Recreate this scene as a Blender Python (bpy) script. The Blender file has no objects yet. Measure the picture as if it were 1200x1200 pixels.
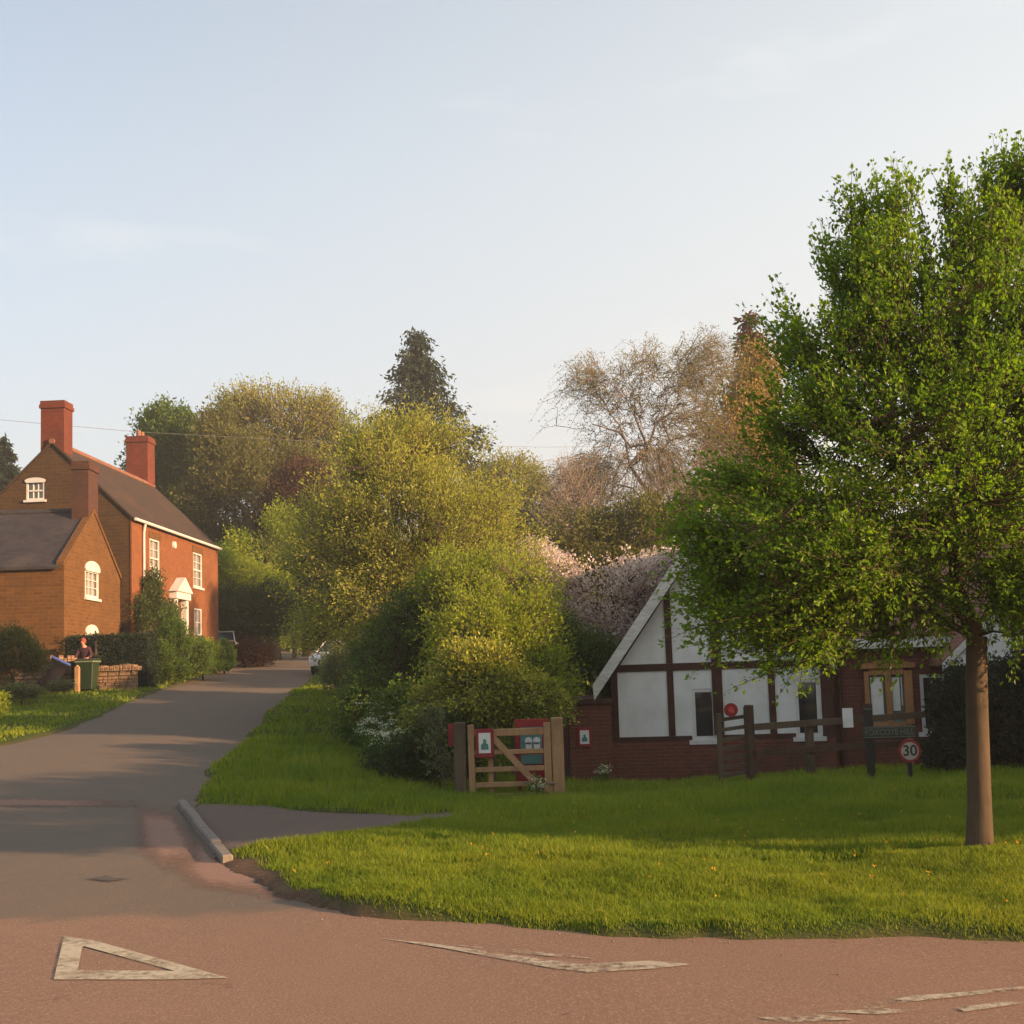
import bpy, bmesh, math, random
import numpy as np
from mathutils import Vector, Matrix, noise
R = math.radians
random.seed(7); rng = np.random.default_rng(7)
S = bpy.context.scene; C = S.collection

# ------------------------------------------------------------------ camera
F = 1400.0; HC = 1.6; PITCH = R(5); ROLL = R(1.8); CY = 790 - F*math.tan(PITCH)
cd = bpy.data.cameras.new('camera'); cam = bpy.data.objects.new('camera', cd); C.objects.link(cam); S.camera = cam
cd.sensor_width = 36; cd.lens = F/1200*36; cd.shift_y = (CY-600)/1200; cd.clip_end = 3000; cd.clip_start = .1
RM = (Matrix.Rotation(PITCH, 3, 'X') @ Matrix.Rotation(R(90), 3, 'X') @ Matrix.Rotation(-ROLL, 3, 'Z'))
cam.matrix_world = Matrix.Translation((0, 0, HC)) @ RM.to_4x4()
def P(px, py, Y):
    d = RM @ Vector(((px-600)/F, (CY-py)/F, -1)); d *= Y/d.y
    return Vector((d.x, Y, d.z+HC))
# ------------------------------------------------------------------ light
SUN_AZ, SUN_EL = R(114), R(13)
w = bpy.data.worlds.new("World"); S.world = w; w.use_nodes = True
nt = w.node_tree; bg = nt.nodes['Background']; bg.inputs['Strength'].default_value = 0.092
sky = nt.nodes.new('ShaderNodeTexSky'); sky.sky_type = 'NISHITA'; sky.sun_disc = False
sky.sun_elevation = SUN_EL; sky.sun_rotation = SUN_AZ; sky.air_density = 1.0; sky.dust_density = 2.5; sky.ozone_density = 1.6; sky.altitude = 50
tc = nt.nodes.new('ShaderNodeTexCoord'); mp = nt.nodes.new('ShaderNodeMapping'); mp.inputs['Scale'].default_value = (1.2, 1.5, 5.5); mp.inputs['Rotation'].default_value = (0, R(-14), 0)
nz = nt.nodes.new('ShaderNodeTexNoise'); nz.inputs['Scale'].default_value = 2.2; nz.inputs['Detail'].default_value = 7; nz.inputs['Distortion'].default_value = .5
cr = nt.nodes.new('ShaderNodeValToRGB'); cr.color_ramp.elements[0].position = .58; cr.color_ramp.elements[1].position = .80
cr.color_ramp.elements[0].color = (0, 0, 0, 1); cr.color_ramp.elements[1].color = (.22, .22, .22, 1)
# thin high cloud veil: whitens the sky a little everywhere, more in wisps
mx = nt.nodes.new('ShaderNodeMixRGB'); vc = nt.nodes.new('ShaderNodeMixRGB'); vc.inputs[1].default_value = (3.15, 3.12, 3.02, 1); vc.inputs[2].default_value = (3.55, 3.74, 3.76, 1); nt.links.new(vc.outputs[0], mx.inputs[2])
ad = nt.nodes.new('ShaderNodeMath'); ad.operation = 'ADD'; ad.inputs[1].default_value = .38; ad.use_clamp = True
nt.links.new(tc.outputs['Generated'], mp.inputs['Vector']); nt.links.new(mp.outputs[0], nz.inputs['Vector']); nt.links.new(nz.outputs['Fac'], cr.inputs[0])
sx = nt.nodes.new('ShaderNodeSeparateXYZ'); nt.links.new(tc.outputs['Generated'], sx.inputs[0])
el = nt.nodes.new('ShaderNodeMapRange'); el.inputs['From Min'].default_value = 0; el.inputs['From Max'].default_value = .55; el.inputs['To Min'].default_value = 1.0; el.inputs['To Max'].default_value = .55
ev = nt.nodes.new('ShaderNodeMapRange'); ev.inputs['From Max'].default_value = .4; nt.links.new(sx.outputs['Z'], ev.inputs['Value']); nt.links.new(ev.outputs[0], vc.inputs[0]); nt.links.new(sx.outputs['Z'], el.inputs['Value']); nt.links.new(el.outputs[0], ad.inputs[1])
dt = nt.nodes.new('ShaderNodeVectorMath'); dt.operation = 'DOT_PRODUCT'; dt.inputs[1].default_value = (.9, .1, -.35); nt.links.new(tc.outputs['Generated'], dt.inputs[0])
e2 = nt.nodes.new('ShaderNodeMath'); e2.operation = 'MULTIPLY_ADD'; e2.inputs[1].default_value = .55; nt.links.new(dt.outputs['Value'], e2.inputs[0]); nt.links.new(el.outputs[0], e2.inputs[2]); nt.links.new(e2.outputs[0], ad.inputs[1])
nt.links.new(cr.outputs[0], ad.inputs[0]); nt.links.new(ad.outputs[0], mx.inputs[0]); nt.links.new(sky.outputs[0], mx.inputs[1]); nt.links.new(mx.outputs[0], bg.inputs[0])
sd = bpy.data.lights.new('sun', 'SUN'); so = bpy.data.objects.new('sun', sd); C.objects.link(so)
sd.energy = 5.0; sd.angle = R(.6); sd.color = (1.0, .62, .33)
sv = Vector((math.sin(SUN_AZ)*math.cos(SUN_EL), math.cos(SUN_AZ)*math.cos(SUN_EL), math.sin(SUN_EL)))
so.rotation_euler = sv.to_track_quat('Z', 'Y').to_euler()
S.view_settings.view_transform = 'Standard'; S.view_settings.look = 'None'; S.view_settings.gamma = 1; S.view_settings.exposure = 1.5

# ------------------------------------------------------------------ materials
def _new(name):
    m = bpy.data.materials.new(name); m.use_nodes = True
    n = m.node_tree; b = n.nodes['Principled BSDF']; return m, n, b
def N(n, t, **kw):
    x = n.nodes.new('ShaderNode'+t)
    for k, v in kw.items():
        if k in x.inputs: x.inputs[k].default_value = v
        else: setattr(x, k, v)
    return x
def rgb(c): return (c[0], c[1], c[2], 1)
def mixc(n, fac, a, b, bt='MIX'):
    x = N(n, 'MixRGB', blend_type=bt)
    for i, v in ((0, fac), (1, a), (2, b)):
        if hasattr(v, 'links') or hasattr(v, 'is_linked'): n.links.new(v, x.inputs[i])
        elif isinstance(v, (int, float)): x.inputs[i].default_value = v
        else: x.inputs[i].default_value = rgb(v)
    return x.outputs[0]
def nzt(n, scale, detail=5, coord='Object', stretch=None, rough=.6):
    t = N(n, 'TexCoord'); z = N(n, 'TexNoise'); z.inputs['Scale'].default_value = scale; z.inputs['Detail'].default_value = detail; z.inputs['Roughness'].default_value = rough
    if stretch:
        mm = N(n, 'Mapping'); mm.inputs['Scale'].default_value = stretch; n.links.new(t.outputs[coord], mm.inputs[0]); n.links.new(mm.outputs[0], z.inputs['Vector'])
    else: n.links.new(t.outputs[coord], z.inputs['Vector'])
    return z.outputs['Fac']
def ramp(n, src, a, b):
    r = N(n, 'MapRange'); r.inputs['From Min'].default_value = a; r.inputs['From Max'].default_value = b; n.links.new(src, r.inputs['Value']); return r.outputs[0]
def bump(n, b, h, strength=.4, dist=.01):
    x = N(n, 'Bump'); x.inputs['Strength'].default_value = strength; x.inputs['Distance'].default_value = dist
    n.links.new(h, x.inputs['Height']); n.links.new(x.outputs[0], b.inputs['Normal'])
def plain(name, c1, c2=None, rough=.6, scale=6, spec=.4, bstr=.2, metal=0, stretch=None):
    m, n, b = _new(name); c2 = c2 or tuple(v*.8 for v in c1)
    f = nzt(n, scale, 6, stretch=stretch); n.links.new(mixc(n, ramp(n, f, .35, .65), c1, c2), b.inputs['Base Color'])
    b.inputs['Roughness'].default_value = rough; b.inputs['Specular IOR Level'].default_value = spec; b.inputs['Metallic'].default_value = metal
    if bstr: bump(n, b, nzt(n, scale*8, 4, stretch=stretch), bstr, .004)
    return m
def masonry(name, c1, c2, mortar, bw=.225, bh=.075, ms=.012, stain=(.1, .07, .05), stain_amt=.35, rough=.9, off=.5):
    m, n, b = _new(name)
    t = N(n, 'TexCoord'); br = N(n, 'TexBrick'); br.offset = off
    wz = N(n, 'TexNoise'); wz.inputs['Scale'].default_value = 3; n.links.new(t.outputs['UV'], wz.inputs['Vector'])
    wm = N(n, 'VectorMath', operation='MULTIPLY_ADD'); wm.inputs[1].default_value = (.03, .02, 0); n.links.new(wz.outputs['Color'], wm.inputs[0]); n.links.new(t.outputs['UV'], wm.inputs[2])
    n.links.new(wm.outputs[0], br.inputs['Vector'])
    br.inputs['Color1'].default_value = rgb(c1); br.inputs['Color2'].default_value = rgb(c2); br.inputs['Mortar'].default_value = rgb(mortar)
    br.inputs['Scale'].default_value = 1; br.inputs['Brick Width'].default_value = bw; br.inputs['Row Height'].default_value = bh; br.inputs['Mortar Size'].default_value = ms; br.inputs['Bias'].default_value = -.1
    br.inputs['Mortar Smooth'].default_value = .3
    v = mixc(n, ramp(n, nzt(n, 1.1, 6), .5, .75), br.outputs['Color'], stain); 
    mm = mixc(n, stain_amt, br.outputs['Color'], v)
    v2 = mixc(n, ramp(n, nzt(n, 7, 4), .3, .8), mm, tuple(x*.6 for x in c1)); fin = mixc(n, .7, mm, v2); fin = mixc(n, ramp(n, nzt(n, 2.6, 7, rough=.8), .50, .72), fin, tuple(x*1.55 for x in c2)); fin = mixc(n, ramp(n, nzt(n, .45, 5, rough=.7), .52, .70), fin, mixc(n, .5, fin, stain))
    n.links.new(fin, b.inputs['Base Color']); b.inputs['Roughness'].default_value = rough; b.inputs['Specular IOR Level'].default_value = .2
    inv = N(n, 'Math', operation='MULTIPLY_ADD'); inv.inputs[1].default_value = -1; n.links.new(br.outputs['Fac'], inv.inputs[0]); n.links.new(nzt(n, 25, 3), inv.inputs[2])
    bump(n, b, inv.outputs[0], .6, .012); return m
def wood(name, c1, c2, rough=.8, sc=(30, 30, 2)):
    m, n, b = _new(name); f = nzt(n, 1.5, 6, stretch=sc); g = nzt(n, 2.2, 3)
    c = mixc(n, ramp(n, f, .3, .7), c1, c2); c = mixc(n, ramp(n, g, .45, .8), c, tuple(x*.55 for x in c2))
    n.links.new(c, b.inputs['Base Color']); b.inputs['Roughness'].default_value = rough; b.inputs['Specular IOR Level'].default_value = .25; bump(n, b, f, .4, .006); return m
def leaf(name, cols, trans=.4, rough=.55, clump=1.0, spec=.25):
    m, n, b = _new(name)
    ge = N(n, 'NewGeometry'); r = N(n, 'ValToRGB'); e = r.color_ramp.elements
    for i, c in enumerate(cols):
        p = i/(len(cols)-1)
        if i == 0: e[0].position = 0; e[0].color = rgb(c)
        elif i == len(cols)-1: e[len(e)-1].position = 1; e[len(e)-1].color = rgb(c)
        else: x = e.new(p); x.color = rgb(c)
    ad = N(n, 'Math', operation='MULTIPLY_ADD'); ad.inputs[1].default_value = .55; n.links.new(ge.outputs['Random Per Island'], ad.inputs[0])
    cl = N(n, 'Math', operation='MULTIPLY'); cl.inputs[1].default_value = .45; n.links.new(ramp(n, nzt(n, clump, 3), .3, .7), cl.inputs[0]); n.links.new(cl.outputs[0], ad.inputs[2])
    n.links.new(ad.outputs[0], r.inputs[0]); n.links.new(r.outputs[0], b.inputs['Base Color'])
    b.inputs['Roughness'].default_value = rough; b.inputs['Specular IOR Level'].default_value = spec
    tr = N(n, 'BsdfTranslucent'); n.links.new(mixc(n, 1.0, r.outputs[0], (1.5, 1.5, .7), 'MULTIPLY'), tr.inputs[0])
    ms = N(n, 'MixShader'); ms.inputs[0].default_value = trans; o = n.nodes['Material Output']
    n.links.new(b.outputs[0], ms.inputs[1]); n.links.new(tr.outputs[0], ms.inputs[2]); n.links.new(ms.outputs[0], o.inputs[0]); return m
def tarmac(name, c1, c2, chips, patch, seam=None):
    m, n, b = _new(name)
    sp = nzt(n, 70, 2, rough=.8); sp2 = nzt(n, 24, 4, rough=.8); big = nzt(n, .55, 5, stretch=(1, .45, 1)); mid = nzt(n, 2.7, 6)
    c = mixc(n, ramp(n, big, .35, .65), c1, c2); c = mixc(n, ramp(n, mid, .45, .75), c, patch)
    c = mixc(n, ramp(n, sp, .50, .66), c, chips); c = mixc(n, ramp(n, nzt(n, 110, 2, rough=.9), .55, .68), c, tuple(v*.6 for v in c1)); c = mixc(n, ramp(n, sp2, .66, .74), c, tuple(v*.5 for v in c1))
    if seam:
        t0 = N(n, 'TexCoord'); sx_ = N(n, 'SeparateXYZ'); n.links.new(t0.outputs['Object'], sx_.inputs[0])
        q1 = N(n, 'Math', operation='MULTIPLY_ADD'); q1.inputs[1].default_value = 1.1; n.links.new(nzt(n, 1.6, 7, rough=.75), q1.inputs[0]); n.links.new(sx_.outputs['Y'], q1.inputs[2])
        q2 = N(n, 'Math', operation='MULTIPLY_ADD'); q2.inputs[1].default_value = -.5; n.links.new(nzt(n, 30, 3, rough=.8), q2.inputs[0]); n.links.new(q1.outputs[0], q2.inputs[2])
        c = mixc(n, ramp(n, q2.outputs[0], 8.72, 8.98), c, seam)
    vo = N(n, 'TexVoronoi'); vo.feature = 'DISTANCE_TO_EDGE'; vo.inputs['Scale'].default_value = .55
    t = N(n, 'TexCoord'); wv = N(n, 'TexNoise'); wv.inputs['Scale'].default_value = 1.7; wv.inputs['Detail'].default_value = 6; n.links.new(t.outputs['Object'], wv.inputs['Vector'])
    va = N(n, 'VectorMath', operation='MULTIPLY_ADD'); va.inputs[1].default_value = (1.2, 1.2, 0); n.links.new(wv.outputs['Color'], va.inputs[0]); n.links.new(t.outputs['Object'], va.inputs[2]); n.links.new(va.outputs[0], vo.inputs['Vector'])
    ck = N(n, 'Math', operation='LESS_THAN'); ck.inputs[1].default_value = .008; n.links.new(vo.outputs['Distance'], ck.inputs[0])
    ck2 = N(n, 'Math', operation='MULTIPLY'); n.links.new(ck.outputs[0], ck2.inputs[0]); n.links.new(ramp(n, mid, .62, .70), ck2.inputs[1])
    c = mixc(n, ck2.outputs[0], c, tuple(v*.6 for v in c1))
    n.links.new(c, b.inputs['Base Color']); b.inputs['Roughness'].default_value = .92; b.inputs['Specular IOR Level'].default_value = .15
    bump(n, b, sp, .3, .004); return m

M = {}
M['ironstone'] = masonry('ironstone', (0.154, 0.068, 0.018), (0.094, 0.041, 0.013), (0.145, 0.089, 0.043), .34, .13, .016, (0.056, 0.035, 0.018), .6)
M['gable_stone'] = masonry('gable_stone', (0.088, 0.047, 0.020), (0.058, 0.033, 0.015), (0.088, 0.063, 0.037), .36, .14, .016, (0.040, 0.031, 0.022), .7)
M['front_brick'] = masonry('front_brick', (0.231, 0.073, 0.025), (0.164, 0.050, 0.020), (0.190, 0.114, 0.057), .225, .075, .012, (0.102, 0.054, 0.026), .5)
M['chimney_brick'] = masonry('chimney_brick', (0.176, 0.041, 0.023), (0.120, 0.029, 0.018), (0.126, 0.063, 0.044), .225, .075, .01, (0.057, 0.029, 0.023), .5)
M['dark_brick'] = masonry('dark_brick', (0.180, 0.054, 0.034), (0.126, 0.041, 0.029), (0.144, 0.090, 0.066), .225, .075, .012, (0.060, 0.042, 0.030), .55)
M['lichen_brick'] = masonry('lichen_brick', (0.091, 0.035, 0.025), (0.056, 0.025, 0.020), (0.091, 0.059, 0.045), .225, .075, .012, (0.042, 0.032, 0.021), .6)
M['slate'] = masonry('slate', (0.049, 0.043, 0.046), (0.034, 0.031, 0.035), (0.022, 0.020, 0.022), .30, .20, .008, (0.105, 0.083, 0.068), .45, .75)
M['tile'] = masonry('tile', (0.061, 0.042, 0.031), (0.041, 0.030, 0.024), (0.020, 0.014, 0.011), .18, .12, .008, (0.098, 0.046, 0.023), .5, .85)
M['clay_tile'] = masonry('clay_tile', (.30, .14, .09), (.22, .10, .07), (.07, .04, .03), .18, .12, .008, (.10, .07, .05), .4, .85)
M['rubble'] = masonry('rubble', (0.336, 0.208, 0.120), (0.240, 0.152, 0.088), (0.128, 0.080, 0.048), .28, .12, .025, (0.128, 0.096, 0.064), .5)
M['white_paint'] = plain('white_paint', (0.608, 0.593, 0.562), (0.515, 0.491, 0.452), .5, 3)
M['render_white'] = plain('render_white', (.72, .71, .68), (.58, .57, .53), .85, 1.6)
M['barge_white'] = plain('barge_white', (.62, .60, .55), (.42, .40, .35), .7, 5, stretch=(1, 1, 4))
M['timber_dark'] = wood('timber_dark', (.085, .035, .022), (.055, .025, .017))
M['oak_warm'] = wood('oak_warm', (.42, .21, .09), (.32, .15, .06))
M['gate_wood'] = wood('gate_wood', (0.432, 0.259, 0.133), (0.300, 0.173, 0.085))
M['old_wood'] = wood('old_wood', (.13, .095, .06), (.085, .062, .042))
M['fence_brown'] = wood('fence_brown', (.095, .055, .035), (.06, .037, .026))
M['pane'] = plain('pane', (.030, .032, .034), (.02, .02, .022), .06, 1, .8, 0)
M['pane_light'] = plain('pane_light', (0.204, 0.198, 0.180), (0.132, 0.132, 0.126), .08, 2.5, .8, 0)
M['interior'] = plain('interior', (.03, .028, .025), None, .9, 2)
M['bark_birch'] = wood('bark_birch', (0.270, 0.216, 0.180), (0.195, 0.152, 0.126), .95, (9, 9, 1))
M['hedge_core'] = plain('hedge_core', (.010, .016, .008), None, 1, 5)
M['bark'] = wood('bark', (0.105, 0.074, 0.047), (0.066, 0.047, 0.030), .95, (16, 16, 2))
M['bark_grey'] = wood('bark_grey', (.16, .125, .10), (.10, .075, .055), .95, (9, 9, 1))
M['bark_dark'] = wood('bark_dark', (.065, .045, .032), (.04, .028, .02), .95, (9, 9, 1))
M['kerb'] = plain('kerb', (0.227, 0.194, 0.163), (0.170, 0.145, 0.120), .9, 9, .2, .6)
M['red_paint'] = plain('red_paint', (0.260, 0.011, 0.012), (0.211, 0.010, 0.011), .45, 4)
M['paper'] = plain('paper', (.72, .72, .68), (.62, .62, .58), .7, 5, .3, 0)
M['aged_white'] = plain('aged_white', (.40, .35, .29), (.32, .28, .23), .7, 6, .3, 0)
M['teal'] = plain('teal', (.10, .24, .22), (.07, .18, .17), .6, 5, .3, 0)
M['dark_sign'] = plain('dark_sign', (.022, .028, .018), (.035, .038, .024), .6, 8)
M['sign_pale'] = plain('sign_pale', (.13, .15, .105), (.10, .115, .08), .6, 8, .3, 0)
M['black'] = plain('black', (.015, .015, .014), (.01, .01, .01), .5, 8, .4, 0)
M['bin_green'] = plain('bin_green', (0.018, 0.037, 0.015), (0.014, 0.030, 0.013), .45, 5)
M['bin_rim'] = plain('bin_rim', (.17, .20, .12), (.13, .16, .09), .5, 5)
M['bin_black'] = plain('bin_black', (0.019, 0.015, 0.017), (0.014, 0.011, 0.012), .45, 5)
M['bin_blue'] = plain('bin_blue', (.07, .13, .42), (.06, .11, .36), .35, 5)
M['tyre'] = plain('tyre', (.015, .015, .015), None, .85, 8)
M['car_white'] = plain('car_white', (.72, .72, .72), (.66, .66, .66), .25, 2, .6, 0)
M['car_glass'] = plain('car_glass', (.04, .05, .055), None, .06, 1, .9, 0)
M['car_light'] = plain('car_light', (.6, .6, .62), None, .15, 3, .8, 0)
M['tail_red'] = plain('tail_red', (.5, .015, .015), None, .2, 3, .7, 0)
M['metal'] = plain('metal', (.35, .34, .32), None, .4, 6, .5, 0, .9)
M['skin'] = plain('skin', (.55, .26, .17), (.50, .23, .15), .6, 8, .3, 0)
M['hair'] = plain('hair', (.26, .055, .025), (.18, .04, .02), .7, 30)
M['maroon'] = plain('maroon', (.055, .018, .028), (.04, .014, .022), .9, 12)
M['jeans'] = plain('jeans', (.03, .035, .06), None, .9, 12)
M['wire'] = plain('wire', (.12, .12, .12), None, .7, 3, .3, 0)
M['markings'] = None
def marking_mat(name, c, wear_a, wear_b):
    m, n, b = _new(name); f = nzt(n, 16, 6, rough=.75); g = nzt(n, 2.2, 3)
    s = N(n, 'Math', operation='ADD'); n.links.new(f, s.inputs[0]); n.links.new(g, s.inputs[1])
    n.links.new(mixc(n, ramp(n, nzt(n, 30, 3), .3, .7), c, tuple(v*.75 for v in c)), b.inputs['Base Color']); b.inputs['Roughness'].default_value = .8
    tr = N(n, 'BsdfTransparent'); ms = N(n, 'MixShader'); n.links.new(ramp(n, s.outputs[0], wear_a, wear_b), ms.inputs[0])
    n.links.new(b.outputs[0], ms.inputs[1]); n.links.new(tr.outputs[0], ms.inputs[2]); n.links.new(ms.outputs[0], n.nodes['Material Output'].inputs[0]); return m
M['markings'] = marking_mat('worn_marking', (.50, .43, .30), .92, 1.30)
M['markings_worn'] = marking_mat('very_worn_marking', (.46, .39, .28), .90, 1.15)
M['main_road'] = tarmac('main_road', (0.242, 0.145, 0.096), (0.209, 0.126, 0.087), (0.334, 0.229, 0.163), (0.221, 0.131, 0.089), seam=(0.152, 0.119, 0.087))
M['side_road'] = tarmac('side_road', (0.152, 0.119, 0.087), (0.130, 0.103, 0.080), (0.214, 0.172, 0.133), (0.168, 0.122, 0.087))
M['path'] = tarmac('path', (0.135, 0.099, 0.077), (0.108, 0.081, 0.065), (0.189, 0.149, 0.117), (0.135, 0.090, 0.063))
def ground_mat():
    m, n, b = _new('ground')
    at = N(n, 'Attribute', attribute_name='dirt'); f = nzt(n, 3, 6); s = nzt(n, 40, 4, rough=.8)
    g = mixc(n, ramp(n, f, .35, .65), (.045, .075, .014), (.065, .085, .018)); g = mixc(n, ramp(n, s, .5, .7), g, (.03, .035, .012))
    d = mixc(n, ramp(n, nzt(n, 12, 6, rough=.8), .35, .65), (.15, .095, .06), (.075, .05, .032)); d = mixc(n, ramp(n, s, .58, .68), d, (.24, .17, .12))
    n.links.new(mixc(n, at.outputs['Fac'], g, d), b.inputs['Base Color']); b.inputs['Roughness'].default_value = 1; b.inputs['Specular IOR Level'].default_value = .1
    bump(n, b, s, .7, .02); return m
M['ground'] = ground_mat()

# ------------------------------------------------------------------ mesh helpers
class MB:
    def __init__(s): s.v = []; s.f = []
    def add(s, vs, fs):
        o = len(s.v); s.v += [tuple(v) for v in vs]; s.f += [tuple(i+o for i in f) for f in fs]; return s
    def box(s, x0, x1, y0, y1, z0, z1):
        return s.add([(x0,y0,z0),(x1,y0,z0),(x1,y1,z0),(x0,y1,z0),(x0,y0,z1),(x1,y0,z1),(x1,y1,z1),(x0,y1,z1)],
                     [(0,3,2,1),(4,5,6,7),(0,1,5,4),(1,2,6,5),(2,3,7,6),(3,0,4,7)])
    def prism(s, pts, ax, a, b):        # pts 2-D; ax = extrusion axis
        def mk(p, t): return {'x': (t, p[0], p[1]), 'y': (p[0], t, p[1]), 'z': (p[0], p[1], t)}[ax]
        n = len(pts); vs = [mk(p, a) for p in pts]+[mk(p, b) for p in pts]
        fs = [tuple(range(n)), tuple(range(2*n-1, n-1, -1))]+[(i, i+n, (i+1) % n+n, (i+1) % n) for i in range(n)]
        return s.add(vs, fs)
    def bar(s, a, b, w, t, up=(0, 0, 1)):   # rectangular bar between two points
        a, b = Vector(a), Vector(b); d = (b-a).normalized(); u = Vector(up)
        if abs(d.dot(u)) > .95: u = Vector((0, 1, 0))
        q = d.cross(u).normalized(); u = q.cross(d).normalized(); vs = []
        for p in (a, b):
            for i, j in ((-1,-1),(1,-1),(1,1),(-1,1)): vs.append(p+q*(i*t/2)+u*(j*w/2))
        return s.add(vs, [(3,2,1,0),(4,5,6,7),(0,1,5,4),(1,2,6,5),(2,3,7,6),(3,0,4,7)])
    def tube(s, pts, rs, n=8, cap=True):
        pts = [Vector(p) for p in pts]; o = len(s.v); up = Vector((.3, .9, .2)); 
        for i, p in enumerate(pts):
            d = (pts[min(i+1, len(pts)-1)]-pts[max(i-1, 0)]).normalized()
            a = d.cross(up if abs(d.dot(up.normalized())) < .95 else Vector((1, 0, 0))).normalized(); b = d.cross(a); r = rs[i] if hasattr(rs, '__len__') else rs
            for k in range(n):
                t = 2*math.pi*k/n; s.v.append(tuple(p+a*(math.cos(t)*r)+b*(math.sin(t)*r)))
        for i in range(len(pts)-1):
            for k in range(n): s.f.append((o+i*n+k, o+i*n+(k+1) % n, o+(i+1)*n+(k+1) % n, o+(i+1)*n+k))
        if cap: s.f.append(tuple(o+k for k in range(n-1, -1, -1))); s.f.append(tuple(o+(len(pts)-1)*n+k for k in range(n)))
        return s
    def build(s, name, mat, parent=None, smooth=False, bevel=0, loc=None):
        me = bpy.data.meshes.new(name); me.from_pydata(s.v, [], s.f); me.validate()
        bm = bmesh.new(); bm.from_mesh(me); bmesh.ops.recalc_face_normals(bm, faces=bm.faces)
        if bevel:
            bmesh.ops.bevel(bm, geom=[e for e in bm.edges], offset=bevel, segments=1, affect='EDGES', clamp_overlap=True)
        bm.to_mesh(me); bm.free(); return finish(name, me, mat, parent, smooth, loc)
def auto_uv(me):
    uv = me.uv_layers.new(name='UVMap')
    for p in me.polygons:
        n = p.normal; u = Vector((0, 0, 1)).cross(n)
        u = Vector((1, 0, 0)) if u.length < .05 else u.normalized()
        v = n.cross(u)
        for li in p.loop_indices:
            co = me.vertices[me.loops[li].vertex_index].co; uv.data[li].uv = (co.dot(u), co.dot(v))
def finish(name, me, mat, parent=None, smooth=False, loc=None):
    if not me.uv_layers: auto_uv(me)
    me.materials.clear(); me.materials.append(M[mat] if isinstance(mat, str) else mat)
    for p in me.polygons: p.use_smooth = smooth
    o = bpy.data.objects.new(name, me); C.objects.link(o)
    if parent: o.parent = parent
    if loc is not None: o.location = loc
    return o
def tag(o, label=None, cat=None, group=None, kind=None):
    if label: o['label'] = label
    if cat: o['category'] = cat
    if group: o['group'] = group
    if kind: o['kind'] = kind
    return o
def thing(name, label, cat, loc=(0,0,0), rz=0, group=None):
    o = bpy.data.objects.new(name, None); C.objects.link(o); o.location = loc; o.rotation_euler = (0, 0, rz); return tag(o, label, cat, group)
def npmesh(name, v, faces_q, mat, parent=None, smooth=False, tris=None):
    """v (n,3); faces_q (m,4) int; tris (k,3)"""
    me = bpy.data.meshes.new(name); q = faces_q; nq = len(q) if q is not None else 0; nt_ = len(tris) if tris is not None else 0
    idx = np.concatenate([a.reshape(-1) for a in (q, tris) if a is not None and len(a)]).astype(np.int32)
    tot = np.concatenate([np.full(nq, 4), np.full(nt_, 3)]).astype(np.int32); st = np.concatenate([[0], np.cumsum(tot)[:-1]]).astype(np.int32)
    me.vertices.add(len(v)); me.vertices.foreach_set('co', v.astype(np.float32).ravel()); me.loops.add(len(idx)); me.loops.foreach_set('vertex_index', idx)
    me.polygons.add(len(tot)); me.polygons.foreach_set('loop_start', st); me.polygons.foreach_set('loop_total', tot)
    me.polygons.foreach_set('use_smooth', np.full(len(tot), smooth)); me.update(calc_edges=True)
    me.materials.append(M[mat] if isinstance(mat, str) else mat)
    o = bpy.data.objects.new(name, me); C.objects.link(o)
    if parent: o.parent = parent
    return o
def carve(o, cutters):
    mb = MB()
    for c in cutters: mb.add(c.v, c.f)
    me = bpy.data.meshes.new('c'); me.from_pydata(mb.v, [], mb.f); bm = bmesh.new(); bm.from_mesh(me); bmesh.ops.recalc_face_normals(bm, faces=bm.faces); bm.to_mesh(me); bm.free()
    co = bpy.data.objects.new('c', me); C.objects.link(co); co.matrix_world = Matrix.Identity(4)
    par = o.parent; o.parent = None
    md = o.modifiers.new('b', 'BOOLEAN'); md.operation = 'DIFFERENCE'; md.solver = 'EXACT'; md.object = co
    bpy.context.view_layer.update(); dg = bpy.context.evaluated_depsgraph_get(); ne = bpy.data.meshes.new_from_object(o.evaluated_get(dg))
    o.modifiers.clear(); mat = o.data.materials[0]; o.data = ne; ne.materials.clear(); ne.materials.append(mat)
    while ne.uv_layers: ne.uv_layers.remove(ne.uv_layers[0])
    auto_uv(ne); bpy.data.objects.remove(co); o.parent = par; return o

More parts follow.
